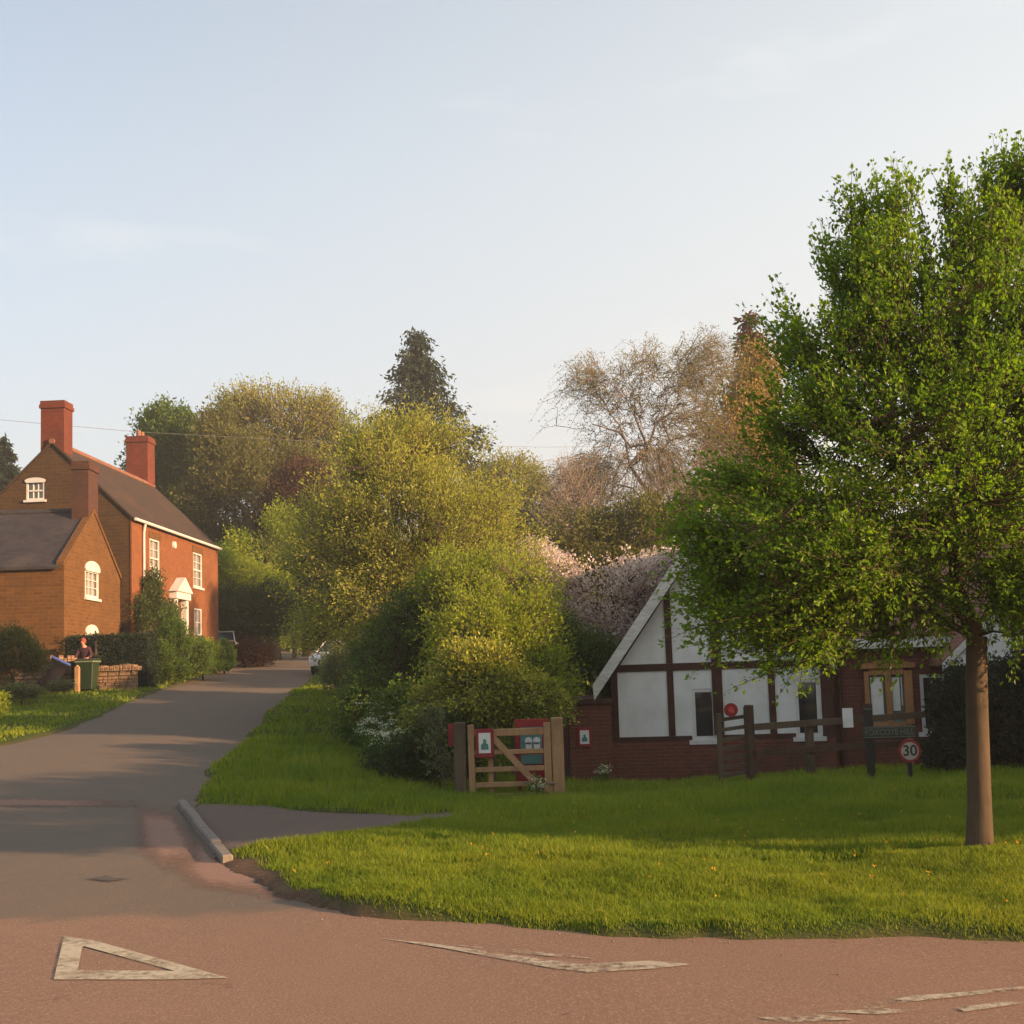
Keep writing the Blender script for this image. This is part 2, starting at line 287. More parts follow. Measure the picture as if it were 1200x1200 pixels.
# ------------------------------------------------------------------ terrain
def vnoise(x, y, s=1.0, seed=0):
    x = x*s+seed*17.3; y = y*s-seed*9.1; xi = np.floor(x); yi = np.floor(y); fx = x-xi; fy = y-yi
    def h(a, b): v = np.sin(a*127.1+b*311.7+seed*3.7)*43758.5453; return v-np.floor(v)
    fx = fx*fx*(3-2*fx); fy = fy*fy*(3-2*fy)
    return (h(xi, yi)*(1-fx)+h(xi+1, yi)*fx)*(1-fy)+(h(xi, yi+1)*(1-fx)+h(xi+1, yi+1)*fx)*fy
ctrl = []
for X in (-30, -20, -12, -6, 0, 6, 14, 30):
    for Y in (-15, 0, 5): ctrl.append((X, Y, 0))
ctrl += [(-8, 9, 0), (-4, 9, 0), (-2, 9, 0), (-20, 10, 0.1), (-1, 9.5, .03), (1, 8.5, .02), (3, 8.5, .05), (6, 8.5, .06), (2, 11, .02), (5, 11, .05), (9, 11, .06), (0, 13, -.04), (3, 14, -.03), (7, 15, -.02), (14, 14, .0),
         (0, 17.3, -.26), (4, 18.3, -.21), (7.5, 19, -.18), (12, 20, -.2), (1, 24, -.74), (4, 24, -.76), (7, 24, -.76), (11, 24, -.76), (5, 34, -.3), (14, 36, -.2), (30, 30, 0),
         (-4.2, 15, .05), (-9, 15, .08), (-3, 15, .05)]
for p in ((238, 891, 20), (306, 839, 30), (150, 850, 28), (150, 812, 39), (337, 812, 39), (225, 793, 50), (362, 793, 50), (270, 778, 60), (320, 765, 78), (372, 766, 78), (430, 905, 20), (360, 865, 26), (400, 812, 38), (103, 811, 39), (0, 862, 27), (40, 820, 36), (0, 815, 36)):
    q = P(*p); ctrl.append((q.x, q.y, q.z))
ctrl += [(-14, 46, 1.75), (-22, 46, 1.75), (-14, 57, 2.3), (-24, 57, 2.3), (-24, 38, 1.3), (0, 40, .6), (0, 60, 2.0), (15, 60, 1.6), (40, 60, 1.5), (-14, 100, 4.2), (10, 100, 4), (50, 100, 4), (-60, 60, 3), (-60, 20, 1), (-60, 100, 5), (60, 20, 0), (60, -20, 0), (-60, -20, 0),
         (-100, 200, 12), (0, 200, 12), (120, 200, 10), (150, 60, 2), (-150, 60, 4), (0, -80, -1), (150, -60, 0), (-150, -60, 0), (0, 320, 18), (200, 320, 15), (-200, 320, 20)]
CT = np.array(ctrl, float)
def _k(r2): return np.where(r2 > 1e-12, r2*np.log(np.maximum(r2, 1e-12)), 0)
_n = len(CT); A = np.zeros((_n+3, _n+3)); dx = CT[:, None, :2]-CT[None, :, :2]; A[:_n, :_n] = _k((dx**2).sum(-1))+np.eye(_n)*.5; A[:_n, _n] = 1; A[:_n, _n+1:] = CT[:, :2]; A[_n:, :_n] = A[:_n, _n:].T
_w = np.linalg.solve(A, np.concatenate([CT[:, 2], [0, 0, 0]]))
def hz(x, y):
    x = np.atleast_1d(np.asarray(x, float)); y = np.atleast_1d(np.asarray(y, float)); out = np.empty(x.size); xr = x.ravel(); yr = y.ravel()
    for i in range(0, x.size, 20000):
        a = xr[i:i+20000, None]-CT[None, :, 0]; b = yr[i:i+20000, None]-CT[None, :, 1]
        out[i:i+20000] = _k(a*a+b*b) @ _w[:_n] + _w[_n] + _w[_n+1]*xr[i:i+20000] + _w[_n+2]*yr[i:i+20000]
    return out.reshape(x.shape)
YR = [8.7, 9.0, 9.7, 10.3, 11.5, 13, 15, 19, 24, 30, 39, 50, 60, 78, 100, 130]
XR = [-1.55, -1.75, -2.2, -2.52, -3.0, -3.45, -4.15, -4.9, -5.5, -6.3, -7.3, -8.5, -9.8, -12.7, -17, -26]
YL = [8.7, 10, 12, 15, 22, 30, 39, 50, 60, 78, 100, 130]
XL = [-14, -12, -10.6, -10, -10, -10.5, -11.7, -12.9, -14.1, -15.8, -21, -31]
XB = [-1.55, -1.2, -.44, .52, 1.49, 2.93, 8, 40]; YB = [8.7, 8.3, 7.78, 7.27, 6.98, 6.83, 6.9, 7]
PX = [-4.0, -3.2, -2.6, -2.0, -1.2, -.4, 0.1]; PC = [12.9, 12.8, 12.75, 12.95, 13.15, 14.2, 16]; PW = [1.9, 1.75, 1.35, .95, .5, .45, .5]
def sdist(x, y):      # > 0 inside paved areas
    side = np.where(y >= 8.6, np.minimum(x-np.interp(y, YL, XL), np.interp(y, YR, XR)-x), -9)
    yb = np.where(x < -1.55, 8.7, np.interp(x, XB, YB)); yb = np.where(x < -12, 8.5, yb); main = np.minimum(yb-y, y+3)
    main = np.where((x < -1.55) & (x > -13) & (y < 8.75), 5, main)
    pth = np.where((x > -4) & (x < -.75), np.interp(x, PX, PW)-np.abs(y-np.interp(x, PX, PC)), -9)
    return np.maximum(np.maximum(side, main), pth)
def edge_noise(x, y): return (vnoise(x, y, 1.3, 1)-.5)*.22+(vnoise(x, y, 5, 2)-.5)*.10
def gz(x, y, d=None):
    if d is None: d = sdist(x, y)+edge_noise(x, y)
    t = np.clip((-d+.12)/.30, 0, 1); t = t*t*(3-2*t)
    lump = (vnoise(x, y, .9, 3)-.5)*.10+(vnoise(x, y, 3.1, 4)-.5)*.035
    return hz(x, y)-.07+t*(.125+lump*1.0)
def GZ(x, y): return float(gz(np.array([float(x)]), np.array([float(y)]))[0])
def spaced(a, b, fine0, fine1, st, g=1.08):
    v = list(np.arange(fine0, fine1, st)); s = st; p = fine0
    while p > a: s *= g; p -= s; v.append(p)
    s = st; p = fine1
    while p < b: v.append(p); s *= g; p += s
    return np.array(sorted(v))
def grid(name, xs2, ys2, z, mat):
    ny, nx = xs2.shape; v = np.stack([xs2, ys2, z], -1).reshape(-1, 3); i = np.arange(ny*nx).reshape(ny, nx)
    q = np.stack([i[:-1, :-1], i[:-1, 1:], i[1:, 1:], i[1:, :-1]], -1).reshape(-1, 4); return npmesh(name, v, q, mat, smooth=True)
gx = spaced(-380, 380, -8.5, 8, .09); gy = spaced(-90, 520, 5.8, 21, .09, 1.05); XX, YY = np.meshgrid(gx, gy)
dd = sdist(XX, YY)+edge_noise(XX, YY)
g = grid('ground', XX, YY, gz(XX, YY, dd), 'ground'); tag(g, kind='structure')
a = g.data.attributes.new('dirt', 'FLOAT', 'POINT')
corner = np.exp(-((XX+1.9)**2+(YY-10.1)**2)/1.6)*.42
wdt = .10+corner+np.where(XX < -1, .05, .0)
dirt = np.clip((dd+wdt)/.16, 0, 1); a.data.foreach_set('value', dirt.ravel().astype(np.float32))
# roads
xs = np.arange(-26, 26.01, .25); ys = np.concatenate([[-2.9, -1, 1, 3], np.arange(4, 8.71, .1)]); ys[-1] = 8.7; A1, B1 = np.meshgrid(xs, ys)
tag(grid('main_road', A1, B1, hz(A1, B1), 'main_road'), kind='structure')
ys = np.concatenate([np.arange(8.7, 20, .12), np.arange(20, 132, .8)]); t = np.linspace(0, 1, 60)
A1 = np.interp(ys, YL, XL)[:, None]*(1-t)[None]+(np.interp(ys, YR, XR)[:, None])*t[None]; span = (np.interp(ys, YR, XR)-np.interp(ys, YL, XL))[:, None]
A1 = A1+(t[None]-.5)*.7; B1 = np.repeat(ys[:, None], 60, 1)
tag(grid('side_road', A1, B1, hz(A1, B1), 'side_road'), kind='structure')
xs = np.arange(-3.96, -.6, .08); t = np.linspace(-1, 1, 24); A1 = np.repeat(xs[:, None], 24, 1); B1 = np.interp(xs, PX, PC)[:, None]+(np.interp(xs, PX, PW)+.3)[:, None]*t[None]
keep = A1; tag(grid('footpath', A1, B1, hz(A1, B1)+.006+np.clip((A1-np.interp(B1, YR, XR))*.3, -.05, .05), 'path'), kind='structure')
# darker worn resurfacing joint and pinkish strip across the side road
def on_road(pts, name, mat, dz=.006, th=.0):
    # densified flat polygon lying on the road: pts in pixel coords on z=0 plane
    pass
def road_xy(px, py):
    d = RM @ Vector(((px-600)/F, (CY-py)/F, -1)); Y = 6.0
    t_ = -HC/d.z; p = Vector((d.x*t_, d.y*t_))
    for _ in range(6):
        z = float(hz(p.x, p.y)[0]); t_ = (z-HC)/d.z; p = Vector((d.x*t_, d.y*t_))
    return p
def decal(name, polys, mat, dz=.006, kind='structure', fade=False):
    vs = []; fs = []; fd = []
    for poly in polys:
        pp = [road_xy(*q) for q in poly]; o = len(vs); nn_ = len(pp); c_ = sum(pp, Vector((0, 0)))/nn_
        rings = [1, .75, .5, .25] if fade else [1]
        for k in rings:
            for p in pp: q_ = c_+(p-c_)*k; vs.append((q_.x, q_.y, float(hz(q_.x, q_.y)[0])+dz)); fd.append(1-k if fade else 1)
        for j in range(len(rings)-1):
            for i in range(nn_): fs.append((o+j*nn_+i, o+j*nn_+(i+1) % nn_, o+(j+1)*nn_+(i+1) % nn_, o+(j+1)*nn_+i))
        fs.append(tuple(range(o+(len(rings)-1)*nn_, o+len(rings)*nn_)))
    me = bpy.data.meshes.new(name); me.from_pydata(vs, [], fs); at = me.attributes.new('fade', 'FLOAT', 'POINT'); at.data.foreach_set('value', fd); o = finish(name, me, mat)
    for p in me.polygons:
        if p.normal.z < 0: p.flip()
    return tag(o, kind=kind)
def fade_mat(name, c, c2, soft=.3):
    m, n, b = _new(name); at = N(n, 'Attribute', attribute_name='fade'); f = nzt(n, 9, 7, rough=.8); g = nzt(n, 45, 3, rough=.8)
    s_ = N(n, 'Math', operation='MULTIPLY_ADD'); s_.inputs[1].default_value = 1.3; n.links.new(at.outputs['Fac'], s_.inputs[0]); n.links.new(f, s_.inputs[2])
    s2 = N(n, 'Math', operation='MULTIPLY_ADD'); s2.inputs[1].default_value = .5; n.links.new(g, s2.inputs[0]); n.links.new(s_.outputs[0], s2.inputs[2])
    n.links.new(mixc(n, ramp(n, g, .4, .6), c, c2), b.inputs['Base Color']); b.inputs['Roughness'].default_value = .95
    tr = N(n, 'BsdfTransparent'); ms = N(n, 'MixShader'); n.links.new(ramp(n, s2.outputs[0], .95, .95+soft), ms.inputs[0])
    n.links.new(tr.outputs[0], ms.inputs[1]); n.links.new(b.outputs[0], ms.inputs[2]); n.links.new(ms.outputs[0], n.nodes['Material Output'].inputs[0]); return m
tri = decal('give_way_triangle', [[(75,1098),(100,1102),(96,1113),(91,1138),(89,1149),(63,1149)], [(75,1098),(110,1103),(268,1147),(205,1139),(99,1110),(90,1112)], [(89,1138),(205,1139),(268,1147),(200,1149),(87,1149)]], 'markings')
wm = decal('worn_road_marking', [[(443,1100),(500,1106),(560,1114),(640,1126),(690,1131),(655,1137),(600,1127),(520,1112)], [(640,1134),(700,1130),(760,1127),(815,1131),(770,1136),(690,1141)], [(530,1108),(600,1113),(675,1121),(700,1125),(640,1121),(560,1113)]], 'markings_worn')
wm2 = decal('give_way_line', [[(1010,1180),(1070,1168),(1130,1164),(1125,1169),(1060,1176),(1020,1185)], [(1050,1172),(1200,1157),(1200,1161),(1090,1173)], [(960,1187),(1040,1183),(1100,1185),(1030,1190)], [(1120,1182),(1200,1172),(1200,1177),(1130,1187)],[(890,1194),(960,1190),(1000,1196),(920,1200)]], 'markings_worn')
M['patch_dark'] = fade_mat('tar_patch', (.05, .042, .038), (.08, .065, .055), .7)
M['patch_pink'] = fade_mat('pink_wash', (.27, .15, .10), (.19, .11, .075), .6)
decal('tar_patch', [[(88,1031),(105,1029),(125,1025),(140,1029),(162,1030),(150,1033),(128,1036),(112,1034)]], 'patch_dark', .008, fade=True)
decal('pink_wash', [[(-200,936),(0,937),(210,938),(207,948),(0,948),(-200,949)]], 'patch_pink', .006, fade=True)  # soft-edged pinkish strip across the mouth of the side road
decal('gravel_scatter', [[(215,968),(245,1000),(262,1014),(330,1040),(430,1072),(400,1073),(300,1058),(215,1046),(178,1015),(190,985)]], 'patch_pink', .005, fade=True)
decal('tyre_dirt', [[(150,935),(205,940),(235,985),(250,1020),(190,1035),(150,1000)]], 'patch_pink', .0055, fade=True)
# kerb: concrete stones in a line
kp = [road_xy(266, 1012), road_xy(250, 990), road_xy(231, 965), road_xy(213, 944)]
L = [(kp[-1]-kp[0])*(i/5)+kp[0] for i in range(6)]
for i in range(5):
    a0, a1 = L[i], L[i+1]; dr = (a1-a0).normalized(); sd_ = Vector((-dr.y, dr.x))*random.uniform(-.012, .012); a0 = a0+dr*.008+sd_; a1 = a1-dr*.008+sd_*.5
    za = float(hz(a0.x, a0.y)[0]); zb = float(hz(a1.x, a1.y)[0]); top = (.05, .075, .09, .08, .055)[i]
    k = MB().bar((a0.x, a0.y, za+top/2-.05), (a1.x, a1.y, zb+top/2-.05), .2, .105).build('kerb_stone', 'kerb', bevel=.014)
    tag(k, ['kerb stone nearest the junction, where the kerb ends in dirt', 'second kerb stone counting from the junction end', 'middle kerb stone of the short kerb beside the footpath', 'fourth kerb stone counting from the junction end', 'farthest kerb stone, at the uphill end against the verge'][i], 'kerb', 'stones of the short kerb')

# ------------------------------------------------------------------ foliage machinery
def leaves_mesh(name, c, tip, size, mat, parent, wid=.55, upb=.6, seed=0, fold=.15):
    """c centres (n,3); tip preferred direction (n,3)"""
    r = np.random.default_rng(seed); n = len(c)
    t = tip+r.normal(0, .7, (n, 3)); t /= np.linalg.norm(t, axis=1)[:, None]+1e-9
    nn = r.normal(0, 1, (n, 3)); nn[:, 2] += upb*2; s = np.cross(t, nn); s /= np.linalg.norm(s, axis=1)[:, None]+1e-9
    nn = np.cross(s, t); L_ = size*r.uniform(.6, 1.3, n)[:, None]; W = L_*wid*.5
    v = np.stack([c, c+t*L_*.5+s*W+nn*L_*fold, c+t*L_, c+t*L_*.45-s*W+nn*L_*fold], 1).reshape(-1, 3)
    q = np.arange(n*4).reshape(n, 4); return npmesh(name, v, q, mat, parent)
def seg_tubes(a, b, ra, rb, k=3):
    n = len(a); d = b-a; d /= np.linalg.norm(d, axis=1)[:, None]+1e-9; u = np.cross(d, np.array([.31, .17, .93])); u /= np.linalg.norm(u, axis=1)[:, None]+1e-9; w_ = np.cross(d, u)
    ra = np.broadcast_to(ra, (n,)); rb = np.broadcast_to(rb, (n,)); ring = []
    for (p, r_) in ((a, ra), (b, rb)):
        for j in range(k):
            th = 2*math.pi*j/k; ring.append(p+(u*math.cos(th)+w_*math.sin(th))*r_[:, None])
    v = np.stack(ring, 1).reshape(-1, 3); base = (np.arange(n)*2*k)[:, None, None]
    f = np.array([[j, (j+1) % k, k+(j+1) % k, k+j] for j in range(k)])[None]+base; return v, f.reshape(-1, 4)
def bend(a, b, r_, amt, n=5):
    """polyline a->b with random wobble"""
    ts = np.linspace(0, 1, n+1)[:, None]; p = a+(b-a)*ts; L_ = np.linalg.norm(b-a)
    off = r_.normal(0, amt*L_, (n+1, 3)); off[0] = 0; off[-1] = 0; off = off*np.sin(ts*math.pi); p = p+off; p[:, 2] += np.sin(ts[:, 0]*math.pi)*L_*amt*.5; return p
def tree(name, label, cat, base, trunk_r, blobs, n_sh, sh_len, lps, lsize, lmat, bark='bark_grey', up=.5, droop=.1, spread=.12, hollow=.5, gap=.0, gapf=.8, seed=1,
         fork=.35, group=None, wid=.55, part='crown', outw=1.0, shoot_r=.004, upb=.6, lean=(0, 0), smooth_trunk=True, sec=70, bare=False, tip_only=0.0):
    r = np.random.default_rng(seed); B = np.array(blobs, float); base = np.array(base, float)
    t = thing(name, label, cat, tuple(base), 0, group); B[:, :3] -= base; base0 = np.zeros(3)
    wgt = (B[:, 3]*B[:, 4]+B[:, 3]*B[:, 5]+B[:, 4]*B[:, 5]); wgt /= wgt.sum()
    k = r.choice(len(B), n_sh*3, p=wgt); u = r.normal(0, 1, (n_sh*3, 3)); u /= np.linalg.norm(u, axis=1)[:, None]
    rad = hollow+(1-hollow)*r.random(n_sh*3)**.6; s = B[k, :3]+u*B[k, 3:]*rad[:, None]*.92
    s = s[s[:, 2] > .05]; u = u[:len(s)]
    # outward direction relative to crown centre
    cen = (B[:, :3]*wgt[:, None]).sum(0); o_ = s-cen; o_ /= np.linalg.norm(o_, axis=1)[:, None]
    if gap > 0:
        fq = gapf; keep = np.array([noise.noise(Vector((p[0]*fq+seed, p[1]*fq, p[2]*fq))) > -.5+gap for p in s]); s = s[keep]; o_ = o_[keep]
    s = s[:n_sh]; o_ = o_[:n_sh]; n = len(s)
    d = o_*outw+np.array([0, 0, up])+r.normal(0, .35, (n, 3)); d /= np.linalg.norm(d, axis=1)[:, None]
    Ls = sh_len*r.uniform(.5, 1.4, n)
    # leaves along shoots
    m = lps; tt = r.random((n, m))**(1.0 if not tip_only else 1/(1+tip_only)); pos = s[:, None]+d[:, None]*(Ls[:, None]*tt)[..., None]; pos[..., 2] -= droop*Ls[:, None]*tt**2*2
    pos = pos+r.normal(0, spread, (n, m, 3))*(1.15-tt[..., None]*.6)
    tipd = np.repeat(d[:, None], m, 1).reshape(-1, 3)+np.array([0, 0, -droop]); pos = pos.reshape(-1, 3)
    if not bare: leaves_mesh(part, pos, tipd, lsize, lmat, t, wid, upb, seed)
    # wood
    V = []; Q = []; off = 0
    def addt(v, q):
        nonlocal off
        V.append(v); Q.append(q+off); off += len(v)
    topz = cen[2]; fk = base0+np.array([lean[0], lean[1], max(.1, B[:, 2].min()*fork+topz*fork*.3)])
    top = cen+np.array([0, 0, B[:, 5].max()*.55]); nodes = [fk]; nr = [trunk_r*.8]
    def poly(p, r0, r1, kk=8):
        rr = np.linspace(r0, r1, len(p)); 
        a_, b_ = p[:-1], p[1:]; v, q = seg_tubes(a_, b_, rr[:-1], rr[1:], kk); addt(v, q)
        for x_, y_ in zip(p[1:], rr[1:]): nodes.append(x_); nr.append(y_)
    tb = MB(); tp = bend(base0+np.array([0, 0, -.25]), fk, r, .006, 6); zz = np.linspace(0, 1, 7)
    tb.tube(tp, [trunk_r*(1.0+.65*math.exp(-z_*9)-.18*z_) for z_ in zz], 14); tv = np.array(tb.v); 
    tv += np.stack([vnoise(tv[:, 2]*4+np.arctan2(tv[:, 1], tv[:, 0])*2, tv[:, 2]*2, 1, 5)-.5]*3, 1)*trunk_r*np.array([.15, .15, 0])
    o2 = len(tv); addt(tv, np.array([f for f in tb.f if len(f) == 4]))
    poly(bend(fk, top, r, .05, 8), trunk_r*.8, trunk_r*.18)
    nl = max(5, len(B)); 
    for i in range(len(B)): 
        st = nodes[r.integers(0, max(1, min(len(nodes), 7)))]; lk = min(1, .25+B[i, 3]/B[:, 3].max()); poly(bend(st, B[i, :3]+B[i, 3:]*r.uniform(-.3, .3, 3), r, .07, 6), trunk_r*.42*lk, trunk_r*.10*lk, 6)
    sel = r.choice(n, min(sec, n), replace=False)
    for i in sel:
        P_ = np.array(nodes); dist = np.linalg.norm(P_-s[i], axis=1)+ (P_[:, 2] > s[i, 2])*.6*sh_len; j = dist.argmin()
        poly(bend(P_[j], s[i], r, .07, 4), min(nr[j]*.6, trunk_r*.13), shoot_r*2.2, 5)
    P_ = np.array(nodes); j = np.array([np.linalg.norm(P_-x_, axis=1).argmin() for x_ in s])
    v, q = seg_tubes(P_[j], s, shoot_r*2, shoot_r*1.3); addt(v, q)
    e1 = s+d*(Ls*.5)[:, None]; e1[:, 2] -= droop*Ls*.5; e2 = s+d*Ls[:, None]; e2[:, 2] -= droop*Ls*2
    v, q = seg_tubes(s, e1, shoot_r*1.3, shoot_r); addt(v, q); v, q = seg_tubes(e1, e2, shoot_r, shoot_r*.4); addt(v, q)
    npmesh('trunk' if trunk_r > .045 else 'stem', np.concatenate(V), np.concatenate(Q), bark, t, smooth=True)
    return t
def Bp(px, py, Y, rx, ry, rd=None):
    p = P(px, py, Y); k = Y/F; return (p.x, p.y, p.z, rx*k, (rd if rd else rx)*k, ry*k)
def based(px, Y): x = P(px, 790, Y).x; return (x, Y, GZ(x, Y)-.03)

M['lf_hero'] = leaf('hero_leaf', [(0.064, 0.140, 0.010), (0.108, 0.205, 0.013), (0.171, 0.278, 0.018), (0.228, 0.310, 0.024)], .5, .5, .7)
M['lf_willow'] = leaf('willow_leaf', [(0.168, 0.197, 0.042), (0.256, 0.286, 0.052), (0.373, 0.382, 0.075), (0.491, 0.470, 0.133)], .4, .5, .5)
M['lf_lime'] = leaf('lime_leaf', [(0.142, 0.203, 0.023), (0.244, 0.305, 0.029), (0.385, 0.406, 0.043)], .45, .5, .6)
M['lf_golden'] = leaf('golden_leaf', [(0.180, 0.186, 0.040), (0.263, 0.274, 0.056), (0.395, 0.391, 0.079)], .4, .6, .5)
M['lf_oak'] = leaf('oak_leaf', [(0.072, 0.086, 0.024), (0.120, 0.125, 0.034), (0.180, 0.172, 0.042)], .4, .6, .4)
M['lf_dark'] = leaf('dark_leaf', [(0.024, 0.046, 0.013), (0.039, 0.068, 0.017), (0.061, 0.094, 0.022)], .25, .5, .6)
M['lf_mid'] = leaf('mid_leaf', [(0.048, 0.099, 0.016), (0.076, 0.137, 0.021), (0.124, 0.182, 0.028)], .35, .5, .6)
M['lf_yew'] = leaf('yew_leaf', [(.010, .020, .010), (.016, .030, .012), (.026, .040, .015)], .1, .6, .8)
M['lf_conifer'] = leaf('conifer_leaf', [(0.020, 0.035, 0.024), (0.033, 0.054, 0.031), (0.055, 0.075, 0.038)], .15, .6, .6)
M['lf_purple'] = leaf('purple_leaf', [(.045, .022, .015), (.07, .032, .02), (.10, .05, .025)], .35, .6, .6)
M['lf_birch'] = leaf('birch_leaf', [(0.170, 0.164, 0.081), (0.242, 0.228, 0.102), (0.268, 0.213, 0.116)], .4, .6, .5)
M['lf_copper'] = leaf('copper_leaf', [(0.260, 0.174, 0.056), (0.337, 0.244, 0.072), (0.413, 0.296, 0.089)], .3, .7, .5)
M['lf_brown'] = leaf('brown_leaf', [(.09, .045, .03), (.13, .065, .035), (.16, .08, .04)], .2, .7, .8)
M['lf_blossom'] = leaf('blossom', [(0.424, 0.305, 0.366), (0.592, 0.490, 0.548), (0.733, 0.694, 0.788)], .35, .7, 1.2)
M['lf_white'] = leaf('white_flower', [(.55, .55, .47), (.65, .64, .56)], .3, .8, 1)
M['lf_glossy'] = leaf('glossy_leaf', [(0.073, 0.119, 0.015), (0.156, 0.197, 0.025), (0.350, 0.336, 0.046), (0.494, 0.435, 0.068)], .25, .45, 1.4, .2)
M['lf_creeper'] = leaf('creeper_leaf', [(.03, .05, .014), (.05, .075, .018), (.08, .10, .024)], .3, .5, 1)
M['lf_pale'] = leaf('pale_shrub_leaf', [(.10, .12, .05), (.15, .17, .07), (.20, .22, .11)], .3, .6, 1)

# --- foreground roadside tree
Yt = 9.35; bx = P(1146, 1000, Yt)
tree('roadside_tree', 'big fresh green broadleaf tree with straight bare trunk on the sunlit grass bank', 'tree', (bx.x, Yt, GZ(bx.x, Yt)-.02), .094,
     [Bp(1090, 570, Yt, 180, 150, 210), Bp(960, 650, Yt-.3, 115, 95, 140), Bp(1100, 430, Yt, 150, 130, 160), Bp(1160, 320, Yt, 85, 80, 100), Bp(1230, 470, Yt+.2, 170, 190, 180), Bp(880, 690, Yt-.1, 62, 60, 100), Bp(1030, 345, Yt, 70, 75, 85), Bp(970, 412, Yt, 58, 58, 75), Bp(1060, 275, Yt, 35, 36, 50),
      Bp(1240, 690, Yt, 100, 70, 130), Bp(945, 745, Yt, 85, 45, 80), Bp(955, 500, Yt, 62, 60, 90), Bp(1190, 680, Yt-.4, 75, 36, 80), Bp(1040, 700, Yt, 85, 50, 100), Bp(850, 640, Yt, 36, 36, 60), Bp(885, 570, Yt, 40, 30, 60), Bp(1230, 250, Yt, 80, 60, 80), Bp(1150, 225, Yt, 14, 30, 16), Bp(1110, 240, Yt, 16, 26, 18), Bp(1008, 275, Yt, 20, 26, 20), Bp(1045, 250, Yt, 12, 22, 16), Bp(1185, 235, Yt, 26, 36, 26)],
     6000, .40, 25, .042, 'lf_hero', 'bark', up=.75, droop=.05, spread=.034, hollow=.15, gap=.40, gapf=2.5, seed=11, fork=.62, sec=150, wid=.62, shoot_r=.0028, lean=(.10, 0))

# --- central trees and shrubs behind the gate
def bt(name, label, cat, px, Y, r_, blobs, *a, **k): return tree(name, label, cat, based(px, Y), r_, [Bp(*b) for b in blobs], *a, **k)
bt('willow_tree', 'large rounded pale olive green willow in the middle, taller than the bushes by the gate', 'tree', 490, 29, .16,
   [(470, 600, 29, 105, 95, 110), (400, 660, 29.5, 75, 90, 80), (540, 640, 28.5, 90, 95, 95), (480, 710, 29, 120, 80, 110), (450, 540, 29.5, 55, 45, 60), (530, 560, 29, 50, 50, 60), (590, 690, 28, 55, 70, 70), (390, 730, 30, 50, 45, 60), (425,590,29,60,60,60),(500, 525, 29, 32, 30, 40), (470,640,31,80,80,60)],
   4600, .80, 20, .085, 'lf_willow', up=1.0, droop=.05, spread=.12, hollow=.3, gap=.30, gapf=.75, seed=21, wid=.42, sec=120)
bt('lime_green_bush', 'bright lime green bush between the willow and the blossom tree', 'bush', 600, 24, .07,
   [(600, 740, 24, 55, 70, 60), (560, 760, 23.5, 60, 60, 60), (625, 790, 23.5, 38, 50, 50), (535, 700, 24.5, 45, 45, 50), (580, 690, 24.5, 40, 35, 40), (610,820,23.5,45,35,50)],
   2600, .5, 17, .07, 'lf_lime', up=.9, droop=.05, spread=.09, hollow=.3, gap=.28, gapf=1.2, seed=22, wid=.5)
bt('glossy_shrub', 'glossy yellow-green shrub hanging over the top of the wooden gate', 'shrub', 575, 19.6, .05,
   [(570, 815, 19.6, 70, 38, 55), (530, 840, 19.8, 50, 45, 50), (615, 825, 19.4, 42, 30, 40), (560, 785, 20, 50, 28, 45)],
   1700, .32, 16, .06, 'lf_glossy', up=.4, droop=.2, spread=.07, hollow=.35, gap=.28, gapf=1.8, seed=23, wid=.6)
bt('dark_holly_bush', 'dark green dense bush below the willow, uphill of the cow parsley', 'bush', 455, 25, .06,
   [(460, 780, 25, 48, 55, 50), (485, 740, 25, 45, 50, 45), (440, 830, 24, 40, 50, 45), (490, 850, 22, 60, 60, 50)],
   1900, .3, 18, .07, 'lf_mid', 'bark_dark', up=.3, spread=.09, hollow=.4, gap=.1, gapf=1.5, seed=24, wid=.6)
bt('shaded_shrub', 'dark leafy shrub in shade directly left of the wooden gate', 'shrub', 495, 18.8, .04,
   [(495, 895, 18.8, 45, 38, 40), (525, 880, 19.0, 32, 45, 35), (460, 905, 19.5, 36, 30, 40)],
   1000, .22, 16, .06, 'lf_dark', 'bark_dark', up=.5, spread=.07, hollow=.4, seed=25, wid=.5)
bt('pale_sapling', 'thin pale yellow-green sapling leaning left of the gate post', 'sapling', 518, 17.6, .018,
   [(512, 868, 17.6, 13, 40, 12), (500, 848, 17.6, 10, 14, 10), (520, 900, 17.6, 9, 25, 9)], 130, .16, 10, .05, 'lf_pale', up=1.2, spread=.03, hollow=.1, seed=26, sec=12)
bt('verge_hedge', 'long straggling green hedge along the uphill verge beside the white car', 'hedge', 410, 36, .05,
   [(410, 790, 36, 32, 22, 60), (430, 800, 32, 35, 28, 60), (400, 775, 42, 26, 20, 60), (440, 760, 36, 36, 30, 60), (425, 840, 27, 18, 18, 50)],
   1500, .35, 16, .08, 'lf_pale', up=.9, spread=.1, hollow=.3, gap=.1, gapf=1, seed=27)
